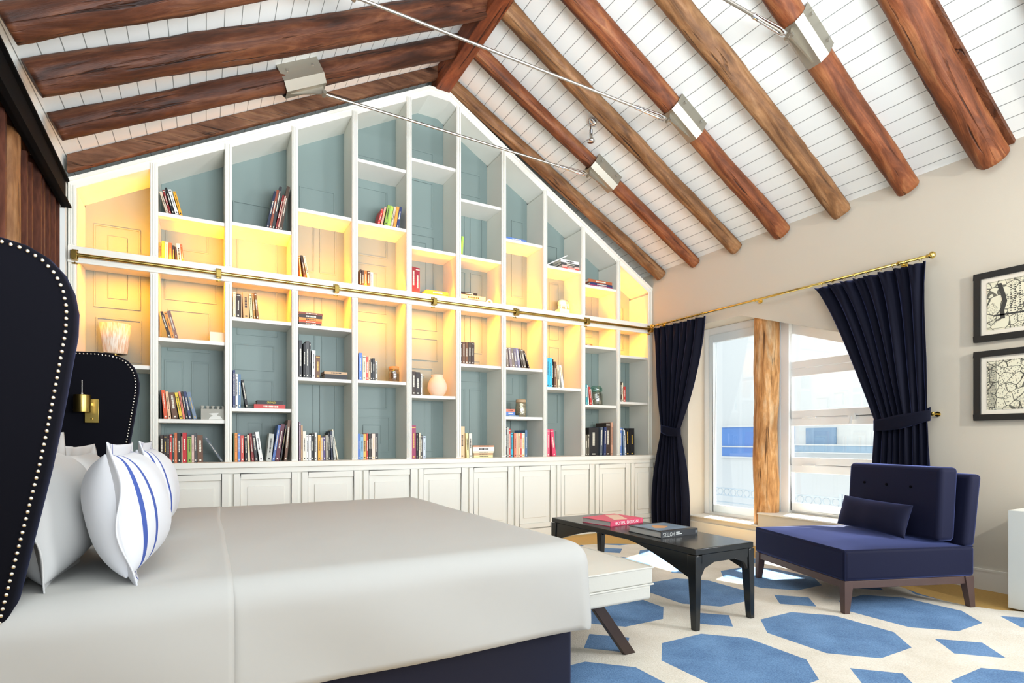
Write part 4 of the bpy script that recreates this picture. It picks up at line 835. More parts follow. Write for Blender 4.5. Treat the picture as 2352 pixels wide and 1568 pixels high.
def wing(y0, y1, dx, label, nails_from):
    pf = [(x + dx, z) for x, z in prof0]
    mb = MB()
    # separate face/edge so that the outer faces read darker than the lit front edge only through light
    n = len(pf); rings = []
    ins = [(0.0, .018), (.006, .006), (.018, 0)]
    def off(i, d):
        x, z = pf[i]; xa, za = pf[max(i - 1, 0)]; xb, zb = pf[min(i + 1, n - 1)]
        tx, tz = xb - xa, zb - za; l = math.hypot(tx, tz); nx, nz = tz / l, -tx / l   # inward
        return (x + nx * d if i < n else x, z + nz * d)
    rows = []
    for yy, d in ((y0, .011), (y0 + .004, .004), (y0 + .012, 0), ((y0 + y1) / 2, -.003), (y1 - .02, 0), (y1 - .006, .006), (y1, .02)):
        r = []
        for i in range(n):
            x, z = off(i, d)
            if i == 0: x, z = -.92, pf[0][1] - d
            if i == n - 1: z = .02
            r.append(mb.bm.verts.new((x, yy, z)))
        rows.append(r)
    for a in range(len(rows) - 1):
        for i in range(n - 1): mb._f([rows[a][i], rows[a][i + 1], rows[a + 1][i + 1], rows[a + 1][i]])
    for r, rev in ((rows[0], 0), (rows[-1], 1)):
        bl = mb.bm.verts.new((-.92, r[0].co.y, .02))
        for i in range(n - 1): mb._f([r[i], r[i + 1], bl])
    o = P(mb, 'headboard_wing', M_VELVET, bed)
    for p in o.data.polygons: p.use_smooth = len(p.vertices) == 4
    # nails along the profile
    Y = y0 - .002; pts = [Vector((off(i, .014)[0], Y, off(i, .014)[1])) for i in range(nails_from, n - 3)]
    acc = 0; pos = [pts[0]]
    for a, b_ in zip(pts, pts[1:]):
        d = (b_ - a).length; s = .0172 - acc
        while s <= d: pos.append(a + (b_ - a) * (s / d)); s += .0172
        acc = d - (s - .0172)
    proto = MB().lathe([(.0052, 0), (.0048, -.002), (.0034, -.0034), (0, -.004)], n=10, ax=1).build('nail_head', M_NAIL, None, smooth=True)
    for i, p in enumerate(pos[:96]):
        q = proto if i == 0 else proto.copy()
        if i: C.objects.link(q)
        q.parent = o; q.location = p - bi
    return o
wing(1.80, 1.90, 0, 'near', 1)
wing(3.93, 4.03, -.05, 'far', 1)

# bedspread draped over the bed
def cloth(p, q, x1, y0, y1, zt, r, Lmax):
    ex = max(0, p - x1); ey = q - y1 if q > y1 else (q - y0 if q < y0 else 0)
    cx, cy = min(p, x1), min(max(q, y0), y1); l = math.hypot(ex, ey)
    if l < 1e-6:
        z = zt + .006 * noise.noise(Vector((p * 1.5, q * 1.5, 0))) + .0025 * noise.noise(Vector((p * 5, q * 5, 3)))
        return Vector((cx, cy, z))
    k = min(1, Lmax / l); dx, dy = ex / l, ey / l; l = min(l, Lmax)
    a = r * PI / 2
    if l < a: out, dr = r * math.sin(l / r), r * (1 - math.cos(l / r))
    else: out, dr = r, l - a + r
    along = p + q
    f = max(0, min(1, (l - .05) / .3)); out += f * (.010 * math.sin(along * 9) + .012 * noise.noise(Vector((p * 3, q * 3, 1)))) + f * .012
    z = zt - dr + .006 * noise.noise(Vector((p * 1.5, q * 1.5, 0)))
    return Vector((cx + dx * out, cy + dy * out, z))
X1, YA, YBB, r_, Lm = 1.30, 1.89, 3.86, .085, .385
def fn(u, v): return cloth(-.47 + u * (X1 + .47 + Lm), YA - Lm + v * (YBB - YA + 2 * Lm), X1, YA, YBB, .66, r_, Lm)
o = MB().grid(fn, 110, 120).build('bedspread', M_SHEET, None, smooth=True, solid=.012)
tag(o, 'plain white bedspread draped over the bed', 'bedspread')
# folded-back sheet under the pillows: a slightly raised band with a hem
def fn2(u, v):
    p = -.46 + u * .53; q = YA - Lm + .02 + v * (YBB - YA + 2 * Lm - .04)
    edge_ = .02 * noise.noise(Vector((q * 2, 0, 8))); c = cloth(p + u * edge_, q, X1, YA, YBB, .66, r_ + .006, Lm + .004)
    c.z += .006 + .004 * noise.noise(Vector((p * 8, q * 4, 6)))
    if q < YA: c.y -= .012 * min(1, (YA - q) / .08)
    if q > YBB: c.y += .012 * min(1, (q - YBB) / .08)
    return c
o = MB().grid(fn2, 30, 120).build('turned_back_sheet', M_SHEET, None, smooth=True, solid=.008)
tag(o, 'white top sheet turned back over the head end of the bed', 'sheet')
# pillows
def stripe_mat():
    m = mat('white_pillowcase_blue_stripes', '#dfe2e8', .85, bump=.1, bscale=14); nt = m.node_tree; N = nt.nodes.new; L = nt.links.new; b = nt.nodes['Principled BSDF']
    tc = N('ShaderNodeTexCoord'); at = N('ShaderNodeAttribute'); at.attribute_name = 'inset'
    def M(op, a, b_):
        n = N('ShaderNodeMath'); n.operation = op
        for i, v in enumerate((a, b_)):
            if isinstance(v, (int, float)): n.inputs[i].default_value = v
            else: L(v, n.inputs[i])
        return n.outputs[0]
    def band(c, hw): return M('LESS_THAN', M('ABSOLUTE', M('SUBTRACT', at.outputs['Fac'], c), 0), hw)
    f = M('ADD', band(.046, .0068), band(.098, .0068))
    mx = N('ShaderNodeMix'); mx.data_type = 'RGBA'; mx.inputs['A'].default_value = lin('#d4d6da'); mx.inputs['B'].default_value = lin('#3c539c'); L(f, mx.inputs['Factor']); L(mx.outputs['Result'], b.inputs['Base Color'])
    return m
M_STR = stripe_mat()
def pillow(label, c, W, Hh, T, tilt, m, seed, flange=.05, rz=0, front=1, group='pillows on the bed', cat='pillow', name='pillow'):
    """pillow standing on its long edge: thickness along x, width along y, height along z"""
    t = thing(name, label, cat, c, rz, group)
    nu, nv = 44, 34; bm = bmesh.new(); lay = bm.verts.layers.float.new('inset')
    def outl(u, v):   # rounded rectangle with slightly concave sides
        y = u * W / 2 * (1 - .05 * (1 - u * u) * 0 - .045 * (1 - v * v)); z = v * Hh / 2 * (1 - .05 * (1 - u * u)); return y, z
    sides = []
    for s in (1, -1):
        V = []
        for i in range(nu + 1):
            row = []
            for j in range(nv + 1):
                u = math.sin((i / nu - .5) * PI); v = math.sin((j / nv - .5) * PI); y, z = outl(u, v)
                th = T / 2 * (max(0, 1 - abs(u) ** 2.6) * max(0, 1 - abs(v) ** 2.4)) ** .48
                nzz = noise.noise(Vector((y * 5, z * 5, seed + s))) * .012 * min(1, th * 20)
                q = bm.verts.new((s * (th + nzz) * (1.0 if s == front else .95), y, z)); q[lay] = (W / 2 - abs(y)) if s == front else 9
                row.append(q)
            V.append(row)
        for i in range(nu):
            for j in range(nv): 
                f = [V[i][j], V[i + 1][j], V[i + 1][j + 1], V[i][j + 1]]; bm.faces.new(f if s > 0 else f[::-1])
    bmesh.ops.remove_doubles(bm, verts=bm.verts, dist=1e-5); bmesh.ops.recalc_face_normals(bm, faces=bm.faces)
    me = bpy.data.meshes.new('cushion'); bm.to_mesh(me); bm.free(); me.materials.append(m)
    for p in me.polygons: p.use_smooth = True
    o = bpy.data.objects.new('cushion', me); C.objects.link(o); o.parent = t; o.rotation_euler = (0, R(tilt), 0)
    if flange:
        bm = bmesh.new(); lay = bm.verts.layers.float.new('inset'); n = 120; K = 6; rings = [[] for _ in range(K)]
        for k in range(n):
            a = 2 * PI * k / n; ca, sa = math.cos(a), math.sin(a); s = max(abs(ca), abs(sa)) ; u, v = ca / s, sa / s
            y, z = outl(u, v)
            for j in range(K):
                f = j / (K - 1); e = flange * f - .012
                yy = y + (u * e if abs(u) > .98 else u * e * .9); zz = z + (v * e if abs(v) > .98 else v * e * .9)
                wv = f * ((.010 + .25 * max(0, flange - .05)) * math.sin(a * 5 + seed) + .016 * noise.noise(Vector((y * 7, z * 7, seed))) + .012 * front)
                q = bm.verts.new((wv, yy, zz)); q[lay] = W / 2 - abs(yy); rings[j].append(q)
        for j in range(K - 1):
            for k in range(n): bm.faces.new([rings[j][k], rings[j][(k + 1) % n], rings[j + 1][(k + 1) % n], rings[j + 1][k]])
        me = bpy.data.meshes.new('flange'); bm.to_mesh(me); bm.free(); me.materials.append(m)
        for p in me.polygons: p.use_smooth = True
        fo = bpy.data.objects.new('flange', me); C.objects.link(fo); fo.parent = t; fo.rotation_euler = (0, R(tilt), 0)
        md = fo.modifiers.new('s', 'SOLIDIFY'); md.thickness = .004
    return t
pillow('white pillow with two blue stripes on its border, nearest the camera', (-.225, 2.22, .862), .60, .36, .23, -8, M_STR, 1, .045)
pillow('white pillow with two blue stripes, behind the nearest striped one', (-.215, 3.0, .865), .60, .36, .20, -10, M_STR, 2, .045)
pillow('large plain white pillow nearest the camera, against the near wing', (-.44, 2.29, .855), .64, .37, .24, -14, M_LINEN, 3, .085)
pillow('large plain white pillow on the far side, against the headboard', (-.46, 3.05, .85), .66, .35, .22, -14, M_LINEN, 4, .05)
pillow('white pillow at the back against the near half of the headboard', (-.66, 2.30, .86), .64, .34, .16, -8, M_LINEN, 5, .03)
pillow('white pillow at the back against the far half of the headboard', (-.67, 3.10, .86), .66, .34, .16, -8, M_LINEN, 6, .03)
# brass reading light on the far wing
t = thing('reading_light', 'brass reading light with a small drum shade on the inside of the far wing', 'wall light', (-.57, 3.93, 1.247))
MB().box((-.033, -.014, -.068), (.033, -.0005, .068)).build('wall_plate', M_BRASS, t, bevel=.002)
MB().box((-.01, -.06, .03), (.002, -.014, .045)).build('arm', M_BRASS, t)
MB().lathe([(.0, .0), (.040, 0), (.0405, .003), (.0405, .093), (.04, .097), (.0, .097)], (-.035, -.068, -.02 + .01), 28).build('shade', M_BRASS, t, smooth=False, bevel=.001)
MB().tube([(-.036, -.068, .087), (-.036, -.068, .17)], .003, 8).lathe([(0, 0), (.006, 0), (.006, .012), (0, .014)], (-.036, -.068, .086), 10).build('adjusting_rod', M_STEELD, t)
MB().tube([(.0, -.014, -.045), (.0, -.024, -.045)], .004, 8).build('switch', M_BRASS2, t)

# ================================================================== BENCH at the foot of the bed
t = thing('bench', 'cream leather bench with splayed dark wood legs at the foot of the bed', 'bench', (1.70, 2.87, 0))
def bb(a, b_): return ((a[0] - 1.70, a[1] - 2.87, a[2]), (b_[0] - 1.70, b_[1] - 2.87, b_[2]))
MB().box(*bb((1.455, 2.07, .287), (1.945, 3.68, .362))).build('seat_base', M_LEATH, t, bevel=.014, seg=3)
mb = MB(); 
def seatfn(u, v):
    x = 1.45 + u * .5; y = 2.065 + v * 1.62; e = min(u, 1 - u, ) * .5; g = min(v, 1 - v) * 1.62
    return Vector((x - 1.70, y - 2.87, .447 + .018 * min(1, e / .12) * min(1, g / .15)))
mb.grid(seatfn, 20, 40)
mb.build('seat_top', M_LEATH, t, smooth=True)
MB().box(*bb((1.45, 2.065, .366), (1.95, 3.685, .446))).build('seat_cushion', M_LEATH, t, bevel=.008, seg=3)
for z in (.447, .364):
    x0, x1, y0, y1 = 1.448 - 1.70, 1.952 - 1.70, 2.063 - 2.87, 3.687 - 2.87
    MB().tube([(x0, y0, z), (x1, y0, z), (x1, y1, z), (x0, y1, z), (x0, y0, z)], .0045, 8).build('piping', M_LEATH, t)
for y in (2.12, 3.60):
    for s in (-1, 1):
        xb, xt = 1.70 + s * .155, 1.70 - s * .055
        mb = MB(); w2 = .034
        mb.prism([(xt - w2 - 1.70, y - 2.87, .287), (xt + w2 - 1.70, y - 2.87, .287), (xb + w2 - 1.70, y - 2.87, 0.013), (xb - w2 - 1.70, y - 2.87, 0.013)], (0, .032, 0))
        if s == -1:
            for v in mb.bm.verts: v.co.y += .36 if y < 3 else -.36
        mb.build('leg', M_DWOOD, t, bevel=.003)

# ================================================================== COFFEE TABLE
tx, ty = 2.64, 2.93
t = thing('coffee_table', 'long low black wooden coffee table with tapered legs, two books on it', 'coffee table', (tx, ty, 0))
def tb(a, b_): return ((a[0] - tx, a[1] - ty, a[2]), (b_[0] - tx, b_[1] - ty, b_[2]))
xa, xb, ya, yb = 2.392, 2.880, 2.195, 3.66
MB().box(*tb((xa, ya, .435), (xb, yb, .47))).build('table_top', M_EBONY, t, bevel=.004)
for y, s in ((ya, 1), (yb, -1)):
    for x, sx in ((xa, 1), (xb, -1)):
        mb = MB(); X0 = x - tx - sx * .004; Y_ = y - ty - s * .004; zt = .432
        a = .066; b_ = .036
        top = [(X0, Y_, zt), (X0 + sx * .05, Y_, zt), (X0 + sx * .05, Y_ + s * a, zt), (X0, Y_ + s * a, zt)]
        bot = [(X0, Y_, .013), (X0 + sx * .034, Y_, .013), (X0 + sx * .034, Y_ + s * b_, .013), (X0, Y_ + s * b_, .013)]
        v = [mb.bm.verts.new(p) for p in top]; w_ = [mb.bm.verts.new(p) for p in bot]
        mb._f(v); mb._f(w_[::-1])
        for k in range(4): mb._f([v[k], v[(k + 1) % 4], w_[(k + 1) % 4], w_[k]])
        mb.build('leg', M_EBONY, t, bevel=.003)
        # curved corner brackets
        br = MB(); n = 8; pts = [(0, .434)] + [(.055 + .50 * k / n, .434 - .135 * (1 - k / n) ** 1.3) for k in range(n + 1)] + [(.56, .434)]
        pts = [(0.05, .434), (0.05, .30)] + pts[1:]
        br.prism([(X0 + sx * .008, Y_ + s * p, z) for p, z in pts[:]], (sx * .022, 0, 0))
        br.build('corner_bracket', M_EBONY, t)
    MB().box(*tb((xa + .05, min(y, y + s * .024), .385), (xb - .05, max(y, y + s * .024), .435))).build('apron', M_EBONY, t)
    for x, sx in ((xa, 1), (xb, -1)):
        br = MB(); br.prism([(x - tx + sx * .048, y - ty + s * .004, .386), (x - tx + sx * .048, y - ty + s * .004, .31), (x - tx + sx * .075, y - ty + s * .004, .355), (x - tx + sx * .16, y - ty + s * .004, .386)], (0, s * .02, 0))
        br.build('end_bracket', M_EBONY, t)

def big_book(label, o_, ang, W, D, Hh, cov, covm2=None):
    t = thing('book', label, 'book', o_, R(ang), None)
    mb = MB(); tk = .003
    mb.box((0, 0, 0), (W, D, tk)).box((0, 0, Hh - tk), (W, D, Hh)).box((0, 0, tk), (W, .004, Hh - tk))
    mb.build('cover', cov, t)
    MB().box((.004, .004, tk), (W - .004, D - .005, Hh - tk)).build('pages', mat('grey_page_block', '#b9b9b4', .7), t)
    return t
pk = big_book('thick pink book titled in white capitals, on the black coffee table', (2.493, 3.06, .4705), 8, .345, .285, .036, mat('pink_cover', '#e0506f', .4))
tx_ = text_mesh('title_lettering', 'HOTEL DESIGN', .05, mat('white_lettering', '#f4f2ee', .5), pk, width=.25, height=.021); tx_.rotation_euler = (R(90), 0, 0); tx_.location = (.168, -.001, .018)
MB().box((.325, -.0006, .006), (.328, .0002, .03)).build('spine_bar', MATS['white_lettering'], pk)
MB().prism([(.09, .05, .0361), (.20, .02, .0361), (.32, .22, .0361), (.22, .26, .0361)], (0, 0, .0004)).build('cover_picture', mat('pale_cover_band', '#e8c8b0', .4), pk)
bkk = big_book('thick black photo book with upside-down spine lettering, on the black coffee table', (2.472, 2.545, .4705), .5, .322, .30, .040, mat('dark_book_cover', '#33363a', .35))
tx_ = text_mesh('title_lettering', 'HOTELS', .05, mat('silver_lettering', '#c9ccc9', .5), bkk, width=.10, height=.026); tx_.rotation_euler = (R(90), R(180), 0); tx_.location = (.065, -.001, .019)
for k, w_ in enumerate((.05, .032)): MB().box((.128, -.001, .013 + k * .011), (.128 + w_ if k else .178, .0002, .019 + k * .011)).build('small_lettering', MATS['silver_lettering'], bkk)
MB().box((.303, -.0008, .012), (.309, .0002, .028)).build('publisher_mark', MATS['silver_lettering'], bkk)
MB().box((.02, .04, .0401), (.30, .28, .0405)).build('cover_photo', mat('cover_photo_blue_grey', '#7f93a5', .3, var=.4, vscale=12), bkk)
MB().prism([(.07, .13, .0406), (.13, .10, .0406), (.21, .15, .0406), (.17, .20, .0406), (.13, .22, .0406), (.10, .18, .0406)], (0, 0, .0003)).build('cover_figure', mat('cover_orange', '#d8a06c', .4), bkk)

# ================================================================== ARMCHAIR
ch = thing('lounge_chair', 'armless navy velvet lounge chair with a loose back cushion and brown wooden legs', 'armchair', (3.42, 1.964, 0), math.atan2(-.3453, .9385))
MB().box((0, 0, .213), (.93, .94, .405)).build('seat', M_VELCH, ch, bevel=.022, seg=4)
mb = MB()
def sf(u, v):
    e = min(u, 1 - u) * .93; g = min(v, 1 - v) * .94
    return Vector((.012 + u * .90, .012 + v * .916, .4045 + .022 * (min(1, e / .25) * min(1, g / .25)) ** .6))
mb.grid(sf, 24, 24); mb.build('seat_crown', M_VELCH, ch, smooth=True)
MB().tube([(.008, .008, .402), (.922, .008, .402)], .004, 8).tube([(.008, .008, .402), (.008, .932, .402)], .004, 8).tube([(.006, .006, .402), (.006, .006, .216)], .003, 8).build('piping', M_VELCH, ch)
# backrest, leaning back
def slab(x0, x1, y0, y1, z0, z1, lean, name, bev, m=M_VELCH, puff=0):
    mb = MB(); n = 1
    v = [mb.bm.verts.new(p) for p in ((x0, y0, z0), (x1, y0, z0), (x1, y1, z0), (x0, y1, z0), (x0 + lean, y0, z1), (x1 + lean, y0, z1), (x1 + lean, y1, z1), (x0 + lean, y1, z1))]
    for f in ((3, 2, 1, 0), (4, 5, 6, 7), (0, 1, 5, 4), (1, 2, 6, 5), (2, 3, 7, 6), (3, 0, 4, 7)): mb._f([v[i] for i in f])
    return mb.build(name, m, ch, bevel=bev, seg=4)
slab(.845, .935, 0, .94, .398, .862, .055, 'backrest', .028)
bc = slab(.70, .835, .045, .825, .428, .905, .03, 'back_cushion', .03)
for y in (.26, .46, .66):
    MB().lathe([(0, -.004), (.009, -.003), (.01, .002), (0, .004)], (.718, y, .765), 14, ax=0).build('button', M_VELBLK, bc)
MB().box((.012, .012, .165), (.918, .928, .212)).build('seat_rail', M_CHWOOD, ch, bevel=.002)
for x, sx in ((0.004, 1), (.926, -1)):
    for y, sy in ((.004, 1), (.936, -1)):
        mb = MB(); a, b_ = .062, .036
        ox = 0 if sx == 1 else .012
        top = [(x, y, .214), (x + sx * a, y, .214), (x + sx * a, y + sy * .05, .214), (x, y + sy * .05, .214)]
        bot = [(x + ox, y, .013), (x + ox + sx * b_, y, .013), (x + ox + sx * b_, y + sy * .036, .013), (x + ox, y + sy * .036, .013)]
        v = [mb.bm.verts.new(p) for p in top]; w_ = [mb.bm.verts.new(p) for p in bot]
        mb._f(v); mb._f(w_[::-1])
        for k in range(4): mb._f([v[k], v[(k + 1) % 4], w_[(k + 1) % 4], w_[k]])
        mb.build('leg', M_CHWOOD, ch, bevel=.002)
rzc = ch.rotation_euler[2]
def cw(x, y, z): return (ch.location.x + x * math.cos(rzc) - y * math.sin(rzc), ch.location.y + x * math.sin(rzc) + y * math.cos(rzc), z)
M_VP = mat('blue_black_pillow_velvet', '#11142c', .7, sheen=.6, spec=.2)
lp = pillow('small dark navy velvet cushion leaning on the lounge chair back', cw(.60, .455, .548), .60, .225, .13, 16, M_VP, 8, 0, rzc, -1, None, 'cushion', 'cushion')
lp.rotation_euler = (R(1), 0, rzc)

# ================================================================== CURTAINS
def curtain(label, cname, tops, ties, bots, zt, ztie, zb, seed, n=9, xr=4.835):
    t = thing('curtain', label, 'curtain', (xr, (tops[0] + tops[1]) / 2, 0), group='navy curtains at the window')
    cy = (tops[0] + tops[1]) / 2
    ys = lambda z: None
    def yr(v):    # v 0 top .. 1 bottom
        z = zt + (zb - zt) * v; vt = (zt - ztie) / (zt - zb)
        if v < vt:
            f = v / vt; f0 = f ** 1.35 if seed == 1 else f ** 1.15
            a = tops[0] + (ties[0] - tops[0]) * (f0 if abs(ties[0] - tops[0]) > .1 else f); b_ = tops[1] + (ties[1] - tops[1]) * (f ** .8 if seed == 2 else f0)
        else:
            f = ((v - vt) / (1 - vt)); f0 = 1 - (1 - f) ** 1.8
            a = ties[0] + (bots[0] - ties[0]) * f0; b_ = ties[1] + (bots[1] - ties[1]) * f0
        return a, b_, z
    def fn(u, v):
        a, b_, z = yr(v); w_ = b_ - a; y = a + u * w_
        vt = (zt - ztie) / (zt - zb); near = math.exp(-((v - vt) / .12) ** 2)
        ph = u * n * 2 * PI + 2.6 * noise.noise(Vector((u * 3.2, v * .9, seed * 3))) + .8 * noise.noise(Vector((u * 9, v * 2, seed)))
        amp = .040 * (1 - .5 * near) * (1 + .7 * noise.noise(Vector((u * 6, v * 2, seed + 4))))
        x = amp * math.sin(ph) + .02 * noise.noise(Vector((u * 3, v * 3, seed)))
        if v < .09: x += (1 - v / .09) * .016 * math.sin(ph * 3)
        y += .012 * math.cos(ph) * (1 - near) 
        return Vector((x - .015 * near, y - cy, z + (.012 * math.sin(ph + .5) * (1 - v / .04) if v < .04 else 0)))
    MB().grid(fn, n * 22 + 1, 80).build('drape', M_CURT, t, smooth=True, solid=.004)
    # tieback: a wide band round the gathered cloth
    a, b_ = ties; ym = (a + b_) / 2; ry = (b_ - a) / 2 + .012; rx = .05
    hook_y = (tops[1] + .02) if seed == 1 else (a - .015)
    def tf(u, v):
        th = u * 2 * PI; y = ym + ry * math.cos(th); x = -rx * math.sin(th) - .01
        s = (y - ym) / ry * (1 if seed == 1 else -1)
        zc = ztie + (.03 * s if seed == 1 else .035 * s) - .012 * (1 - s * s) + (.02 if math.sin(th) < 0 else 0)
        return Vector((x, y - cy, zc + (v - .5) * (.115 - .03 * abs(s))))
    MB().grid(tf, 49, 6).build('tieback', M_CURT, t, smooth=True, solid=.006)
    hk = (a - .02) if seed == 2 else (b_ + .015)
    MB().tube([(.09, hk - cy, ztie + .045), (.02, hk - cy, ztie + .045)], .006, 8).lathe([(0, -.012), (.014, -.008), (.018, 0), (.014, .008), (0, .012)], (.012, hk - cy, ztie + .045), 14, ax=0).lathe([(0, 0), (.02, 0), (.02, .006), (0, .008)], (.085, hk - cy, ztie + .045), 14, ax=0).build('holdback', M_BRASS2, t)
    return t
curtain('narrow dark navy curtain tied in beside the bookcase', 'l', (4.31, 5.07), (4.675, 4.955), (4.55, 5.10), 2.455, 1.20, .03, 1, 7)
curtain('wide dark navy curtain tied back on the right of the window', 'r', (2.155, 3.02), (2.14, 2.52), (2.10, 2.56), 2.455, 1.235, .03, 2, 8)
rod = thing('curtain_rod', 'long thin brass curtain rod above the window', 'curtain rod', (4.835, 3.6, 2.49))
MB().tube([(0, -1.44, 0), (0, 1.50, 0)], .011, 14).build('pole', M_BRASS2, rod, smooth=True)
for y in (-1.47, 1.52): MB().lathe([(0, -.03), (.012, -.028), (.016, -.02), (.01, -.014), (.02, -.006), (.027, .008), (.027, .016), (.018, .03), (0, .034)] if y > 0 else [(0, .03), (.012, .028), (.016, .02), (.01, .014), (.02, .006), (.027, -.008), (.027, -.016), (.018, -.03), (0, -.034)], (0, y, 0), 18, ax=1).build('finial', M_BRASS2, rod, smooth=True)
for y in (-1.25, .07, 1.42): MB().tube([(.095, y, -.0), (0, y, 0)], .006, 8).lathe([(0, 0), (.024, 0), (.022, .008), (0, .01)], (.085, y, 0), 16, ax=0).lathe([(.0, -.008), (.017, -.008), (.017, .008), (0, .008)], (0, y, 0), 14, ax=1).build('bracket', M_BRASS2, rod)
pr = None
for rng in ((-1.40, -.62, 9), (.74, 1.44, 10)):
    for k in range(rng[2]):
        y = rng[0] + (rng[1] - rng[0]) * k / (rng[2] - 1)
        if pr is None:
            pr = MB().tube([(math.cos(a) * .017, 0, math.sin(a) * .017) for a in [2 * PI * i / 16 for i in range(17)]], .0022, 6, cap=False).build('curtain_ring', M_BRASS2, rod); q = pr
        else:
            q = pr.copy(); C.objects.link(q)
        q.location = (0, y, -.006); q.rotation_euler = (0, 0, R(12 * ((k % 3) - 1)))

# ================================================================== PICTURES
def map_mat(name, seed):
    m = mat(name, '#e4dfc6', .8); nt = m.node_tree; N = nt.nodes.new; L = nt.links.new; b = nt.nodes['Principled BSDF']
    tc = N('ShaderNodeTexCoord')
    def M(op, a, b_):
        n = N('ShaderNodeMath'); n.operation = op
        for i, v in enumerate((a, b_)):
            if isinstance(v, (int, float)): n.inputs[i].default_value = v
            else: L(v, n.inputs[i])
        return n.outputs[0]
    mp = N('ShaderNodeMapping'); mp.inputs['Location'].default_value = (seed, seed * 2.3, seed * .7); L(tc.outputs['Object'], mp.inputs[0])
    nz = N('ShaderNodeTexNoise'); nz.inputs['Scale'].default_value = 5; L(mp.outputs[0], nz.inputs[0])
    ad = N('ShaderNodeMix'); ad.data_type = 'RGBA'; ad.inputs['Factor'].default_value = .12; L(mp.outputs[0], ad.inputs['A']); L(nz.outputs['Color'], ad.inputs['B'])
    v = N('ShaderNodeTexVoronoi'); v.feature = 'DISTANCE_TO_EDGE'; v.inputs['Scale'].default_value = 17; L(ad.outputs['Result'], v.inputs['Vector'])
    v2 = N('ShaderNodeTexVoronoi'); v2.feature = 'DISTANCE_TO_EDGE'; v2.inputs['Scale'].default_value = 75; L(ad.outputs['Result'], v2.inputs['Vector'])
    dots = N('ShaderNodeTexVoronoi'); dots.inputs['Scale'].default_value = 90; L(mp.outputs[0], dots.inputs['Vector'])
    big = N('ShaderNodeTexNoise'); big.inputs['Scale'].default_value = 4.5; big.inputs['Detail'].default_value = 1; L(mp.outputs[0], big.inputs[0])
    a = M('LESS_THAN', v.outputs['Distance'], .035); c = M('MULTIPLY', M('LESS_THAN', v2.outputs['Distance'], .05), M('GREATER_THAN', big.outputs['Fac'], .5))
    d = M('MULTIPLY', M('LESS_THAN', dots.outputs['Distance'], .33), M('LESS_THAN', big.outputs['Fac'], .43))
    f = M('MINIMUM', M('ADD', M('ADD', M('MULTIPLY', a, .85), M('MULTIPLY', c, .6)), M('MULTIPLY', d, .75)), 1)
    mx = N('ShaderNodeMix'); mx.data_type = 'RGBA'; mx.inputs['A'].default_value = lin('#e2ddc3'); mx.inputs['B'].default_value = lin('#2c2c28'); L(f, mx.inputs['Factor']); L(mx.outputs['Result'], b.inputs['Base Color'])
    return m
M_FRAME = mat('black_picture_frame', '#1c1b19', .45); M_MAT = mat('white_mount_board', '#e8e0d0', .8)
def picture(label, z0, z1, seed, strip):
    y1, y0 = 1.886, 1.886 - .70
    t = thing('picture_frame', label, 'picture', (4.915, (y0 + y1) / 2, (z0 + z1) / 2), group='framed map prints')
    hy, hz = .35, (z1 - z0) / 2; f = .043; x0, x1 = -.018, .013
    MB().box((x0, -hy, -hz), (x1, hy, -hz + f)).box((x0, -hy, hz - f), (x1, hy, hz)).box((x0, -hy, -hz + f), (x1, -hy + f, hz - f)).box((x0, hy - f, -hz + f), (x1, hy, hz - f)).build('frame', M_FRAME, t, bevel=.002)
    MB().box((-.004, -hy + f, -hz + f), (.010, hy - f, hz - f)).build('mount', M_MAT, t)
    g = .033
    MB().box((-.006, -hy + f + g, -hz + f + g), (-.004, hy - f - g, hz - f - g)).build('print', map_mat('engraved_map_print_%d' % seed, seed), t)
    mb = MB(); X = -.0068
    mb.box((X, -hy + f + g + .004, hz - f - g - .006), (X + .0008, hy - f - g - .004, hz - f - g - .004)).box((X, -hy + f + g + .004, -hz + f + g + .008), (X + .0008, hy - f - g - .004, -hz + f + g + .010))
    if strip:
        y = hy - f - g
        mb.box((X, y - .054, -hz + f + g + .01), (X + .0008, y - .052, hz - f - g - .006))
        for k in range(44): mb.box((X, y - .048, -hz + f + g + .014 + k * .0072), (X + .0008, y - .004 - .01 * ((k * 5) % 3 == 0), -hz + f + g + .0165 + k * .0072))
    else:
        y = hy - f - g - .09   # dark winding river with tree avenue
        prev = None
        pts = [(y + .02, hz - f - g - .02), (y, .08), (y - .012, .02), (y + .004, -.04), (y, -.10)]
        for (a, b_), (c, d) in zip(pts, pts[1:]): mb.prism([(X, a + .012, b_), (X, a - .014, b_), (X, c - .014, d), (X, c + .012, d)], (.0008, 0, 0))
        mb.box((X, y - .14, -.078), (X + .0008, y + .05, -.066))
        for k in range(12):
            for q in (0, .022, .05): mb.box((X, y - .05 - q, .12 - k * .016), (X + .0008, y - .043 - q, .128 - k * .016))
    mb.build('printed_lines', mat('ink', '#3a3935', .7), t)
picture('upper black-framed antique map print with a dark winding river', 1.789, 2.286, 3, False)
picture('lower black-framed antique map print with a column of text at its left', 1.222, 1.722, 11, True)
# white plinth cabinet at the right edge
t = MB().box((4.47, .7, .013), (4.90, 1.54, .635)).build('plinth_cabinet', mat('white_plinth', '#d9dad2', .5), None, bevel=.003, origin=(4.685, 1.12, 0))
tag(t, 'plain white box-shaped cabinet cut by the right edge, below the framed maps', 'cabinet')

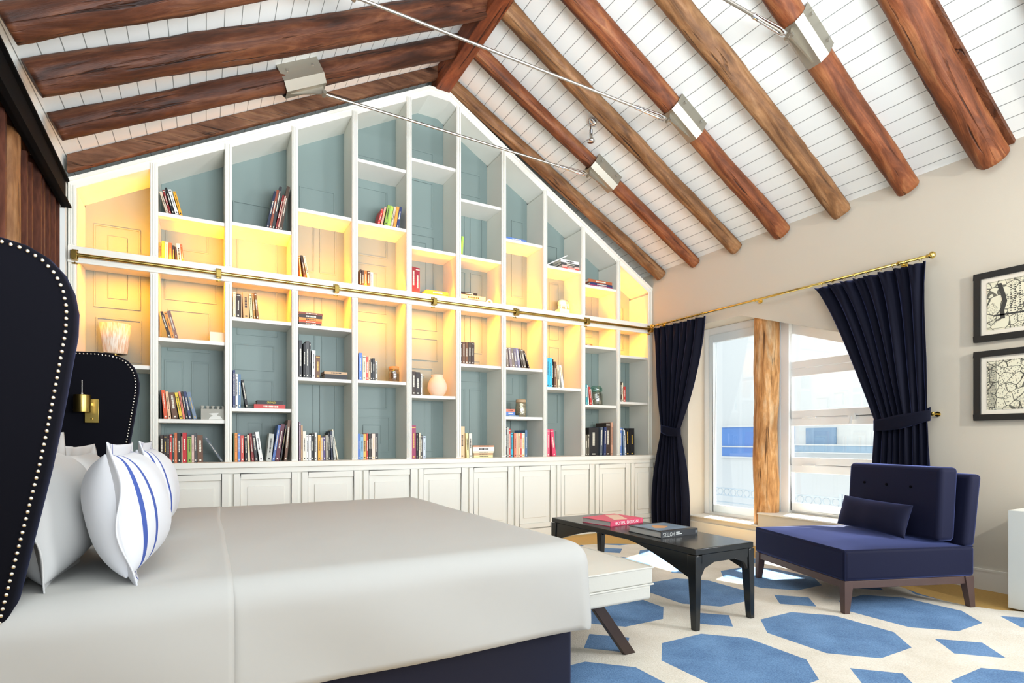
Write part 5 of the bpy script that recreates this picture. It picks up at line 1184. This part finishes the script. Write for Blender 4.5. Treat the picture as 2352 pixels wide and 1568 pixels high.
# ================================================================== OUTSIDE
M_OUT = mat('white_rendered_facade', '#cfd2d2', .9); M_OUTG = mat('terrace_tiles', '#c8caca', .9)
o = B('terrace', (5.35, -1, -.25), (8.4, 14, -.15), M_OUTG); tag(o, 'pale terrace outside the window', 'terrace', kind='structure')
t = thing('neighbouring_building', 'white building across the terrace seen through the windows, with blue shaded glazing', 'building', (10, 7, 0))
MB().box((0, -8, -3), (3, 9, 4.9)).build('facade', M_OUT, t)
MB().box((-.03, -.30, .72), (.02, 1.4, 1.38)).build('window_strip', mat('blue_window_strip', '#5d88c8', .3), t)
MB().box((-.06, -.32, 1.36), (.0, 1.42, 1.40)).box((-.06, -.32, .70), (.0, 1.42, .73)).box((-.06, -.32, .93), (.0, 1.42, .955)).box((-.06, -.12, .94), (.0, -.10, 1.38)).build('window_bars', M_OUT, t)
MB().box((-.04, -1.12, 1.0), (.02, -.55, 1.31)).build('window_block', mat('grey_blue_panel', '#7d98b4', .4), t)
MB().box((-.4, -2.0, .86), (.02, -.55, .99)).build('awning_slab', mat('slate_blue_slab', '#8fa9bf', .5), t)
MB().box((-.42, -2.02, .985), (.02, -.55, 1.005)).box((-.42, -2.02, .85), (.02, -.55, .865)).build('slab_edge', M_OUT, t)
t = thing('balcony_railing', 'pale metal railing with a row of rings outside the windows', 'railing', (7.0, 5.0, 0))
M_RAIL = mat('pale_blue_grey_metal', '#a3b2c2', .5)
for zr in (.40, .26): pass
MB().box((-.012, -2.6, .335), (.012, 4.0, .35)).box((-.012, -2.6, .225), (.012, 4.0, .24)).box((-.012, -2.6, .12), (.012, 4.0, .135)).build('rails', M_RAIL, t)
mb = MB()
for k in range(54):
    y = -2.55 + k * .12; mb.tube([(0, y + math.cos(a) * .05, .2875 + math.sin(a) * .05) for a in [2 * PI * i / 12 for i in range(13)]], .007, 5, cap=False)
o = mb.build('ring_band', M_RAIL, t); o['kind'] = 'stuff' if False else ''
del o['kind']
for y in (-.95, 1.2, 3.3): MB().box((-.015, y, -.15), (.015, y + .03, .40)).build('post', M_RAIL, t)

for a_, w_, h_, s_ in (('tall navy blue book, first from left on middle shelf, third', .62, .55, 'CONDICION LITERARIA'), ('tall charcoal book, first from left on lower middle shelf, fourth', .33, .42, 'Joseph Haydn'), ('wide brown book, thirteenth from left on bottom shelf, second', .4, .4, 'BILBAO'), ('wide brown book, fourth from left on middle shelf, second', .4, .4, 'BILBAO')):
    spine_text(a_, s_, w_, h_, M_TXL)
